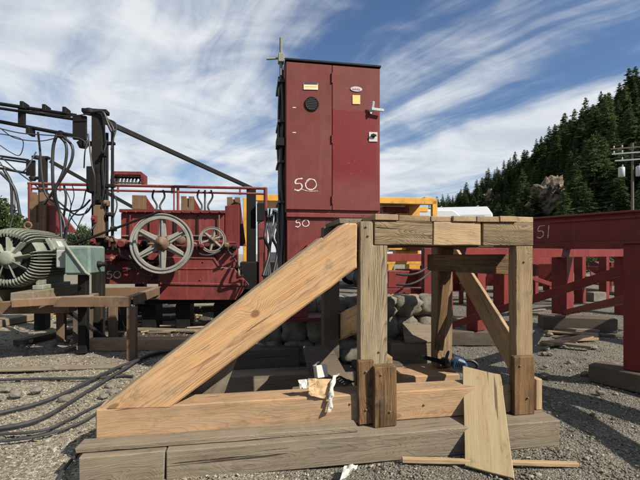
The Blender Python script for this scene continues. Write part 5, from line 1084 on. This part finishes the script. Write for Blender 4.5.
# small things under the frames
mb = MB(); b = G(596, 301); mb.box(b+WX*.14, nrm((1, .2, 0)), nrm((-.2, 1, 0)), WX, .5, .3, .30, .02); tag(mb.build('concrete_block', M['stone']), 'grey concrete block on the sunny ground beyond the bright red post', 'block')
gtimber((560, 288), (640, 297), .3, .12, 'grey', 'weathered timber lying far back under the right red frame')
gtimber((455, 322), (520, 345), .26, .14, 'grey', 'grey timber lying in shade behind the right-hand diagonal brace')
gtimber((545, 345), (592, 337), .2, .05, 'sill', 'thin tan board flat on the gravel below the bright red post')
# machinery glimpsed between the tall post and the rear post
rp = thing('red_roller_frame', W(upx(410, 6), 6, 0), 'small red roller frame with grey hoses, glimpsed under the platform', 'machine')
mb = MB(); mb.tprism([(424, 248), (433, 248), (433, 300), (424, 300)], 5.0, .15, WX, .01); mb.build('post', M['brightred'], rp)
mb = MB(); mb.tprism([(388, 271), (410, 271), (404, 288), (388, 288)], 5.2, .5, UX, .01); mb.build('roller_box', M['brightred'], rp)
mb = MB(); mb.tprism([(386, 288.5), (432, 288.5), (432, 294), (386, 294)], 5.2, .4, UX, .01); mb.build('base', M['darkred'], rp)
for (a_, lab) in ((0, 'upper grey hose curving to the red post under the platform'), (8, 'lower grey hose curving to the red post under the platform')):
    hang([(396, 274+a_*1.3, 0), (408, 275+a_*1.2, -.1), (420, 272+a_, -.1), (432, 264+a_*.8, 0)], 4.8, .022, lab, 'dusty_rubber', cat='hose', group='grey hoses under the platform')
for k in range(14):
    px, py = random.uniform(388, 436), random.uniform(292, 322); p = G(px, py)+WX*.05; a = random.uniform(-.6, .6); l = random.uniform(.3, .9); dv = np.array((math.cos(a), math.sin(a), random.uniform(-.03, .08)))
    mb = MB(); mb.beam(p-dv*l/2, p+dv*l/2, random.uniform(.08, .25), .04, WX, .004, jit=.01); tag(mb.build('wood_offcut', M[('pale', 'ply', 'grey')[k % 3]]), 'pale board offcut on the ground seen through the gap right of the tall post', 'wood scrap', 'offcuts behind the platform')
# ------------------------------------------------------------------ utility pole
ub = G(632.5, HY+EYE*F/46); up = thing('utility_pole', (ub[0], ub[1], 0), 'wooden utility pole with crossarms and pale transformers before the wooded hill', 'utility pole'); H = EYE+(HY-143)*46/F
e = nrm((.93, -.36, 0)); pb = np.array((ub[0], ub[1], 0.0))
mb = MB(); mb.lathe([(-.2, .17), (H, .11)], pb, WX, 12); mb.build('pole', M['pole'], up)
for k, (z, l0, l1) in enumerate(((H-.55, -2.1, 2.0), (H-1.15, -2.0, 2.0), (H-1.95, -1.7, 2.0))):
    mb = MB(); mb.beam(pb+e*l0+WX*z+np.array((-.1, -.17, 0)), pb+e*l1+WX*z+np.array((-.1, -.17, 0)), .11, .14, WX, .006); mb.build('crossarm', M['galv' if k else 'pole'], up)
    for q in (-1.8, -1.0, 1.0, 1.8):
        if q > l0: mb = MB(); mb.lathe([(0, .04), (.1, .08), (.16, .05), (.24, .07), (.28, .02)], pb+e*q+WX*(z+.075)+np.array((-.1, -.17, 0)), WX, 8); mb.build('insulator', M['galv'], up)
for q in (-1.1, .55):
    c = pb+e*q+WX*(H-3.9)+np.array((-.2, -.36, 0)); mb = MB(); mb.lathe([(0, .28), (.03, .32), (1.05, .32), (1.12, .26), (1.15, 0)], c, WX, 18); o_ = mb.build('transformer', M['galv'], up); mb = MB(); mb.lathe([(0, .05), (.12, .07), (.25, .04)], c+WX*1.15+e*.1, WX, 8); mb.build('bushing', M['galv'], o_)
for (z, s_) in ((H-.3, 0), (H-.9, .8), (H-1.7, 1.4)):
    a = pb+e*s_+WX*z; mb = MB(); b_ = a+nrm((1, .28, 0))*45+WX*1.0; mb.tube([a*(1-t)+b_*t-WX*4*t*(1-t)*1.0 for t in np.linspace(0, 1, 14)], .018, 5); mb.build('wire', M['black'], up)

for i, (px, Z, H, rad) in enumerate(((446, 34, 2.2, 1.8), (470, 30, 2.4, 2.0), (494, 36, 2.6, 2.2), (520, 32, 2.2, 2.0), (546, 38, 2.8, 2.4), (566, 33, 2.3, 2.0), (590, 40, 3.0, 2.5), (612, 34, 2.4, 2.2), (640, 37, 2.9, 2.4), (668, 33, 2.5, 2.2))):
    b = G(px, HY+EYE*F/Z); broadleaf('roadside_shrub', (b[0], b[1], -.4), H, rad, 'dense green shrub in the row at the hill foot, behind the red frames', 500+i, 'shrub', 'shrubs along the hill foot')
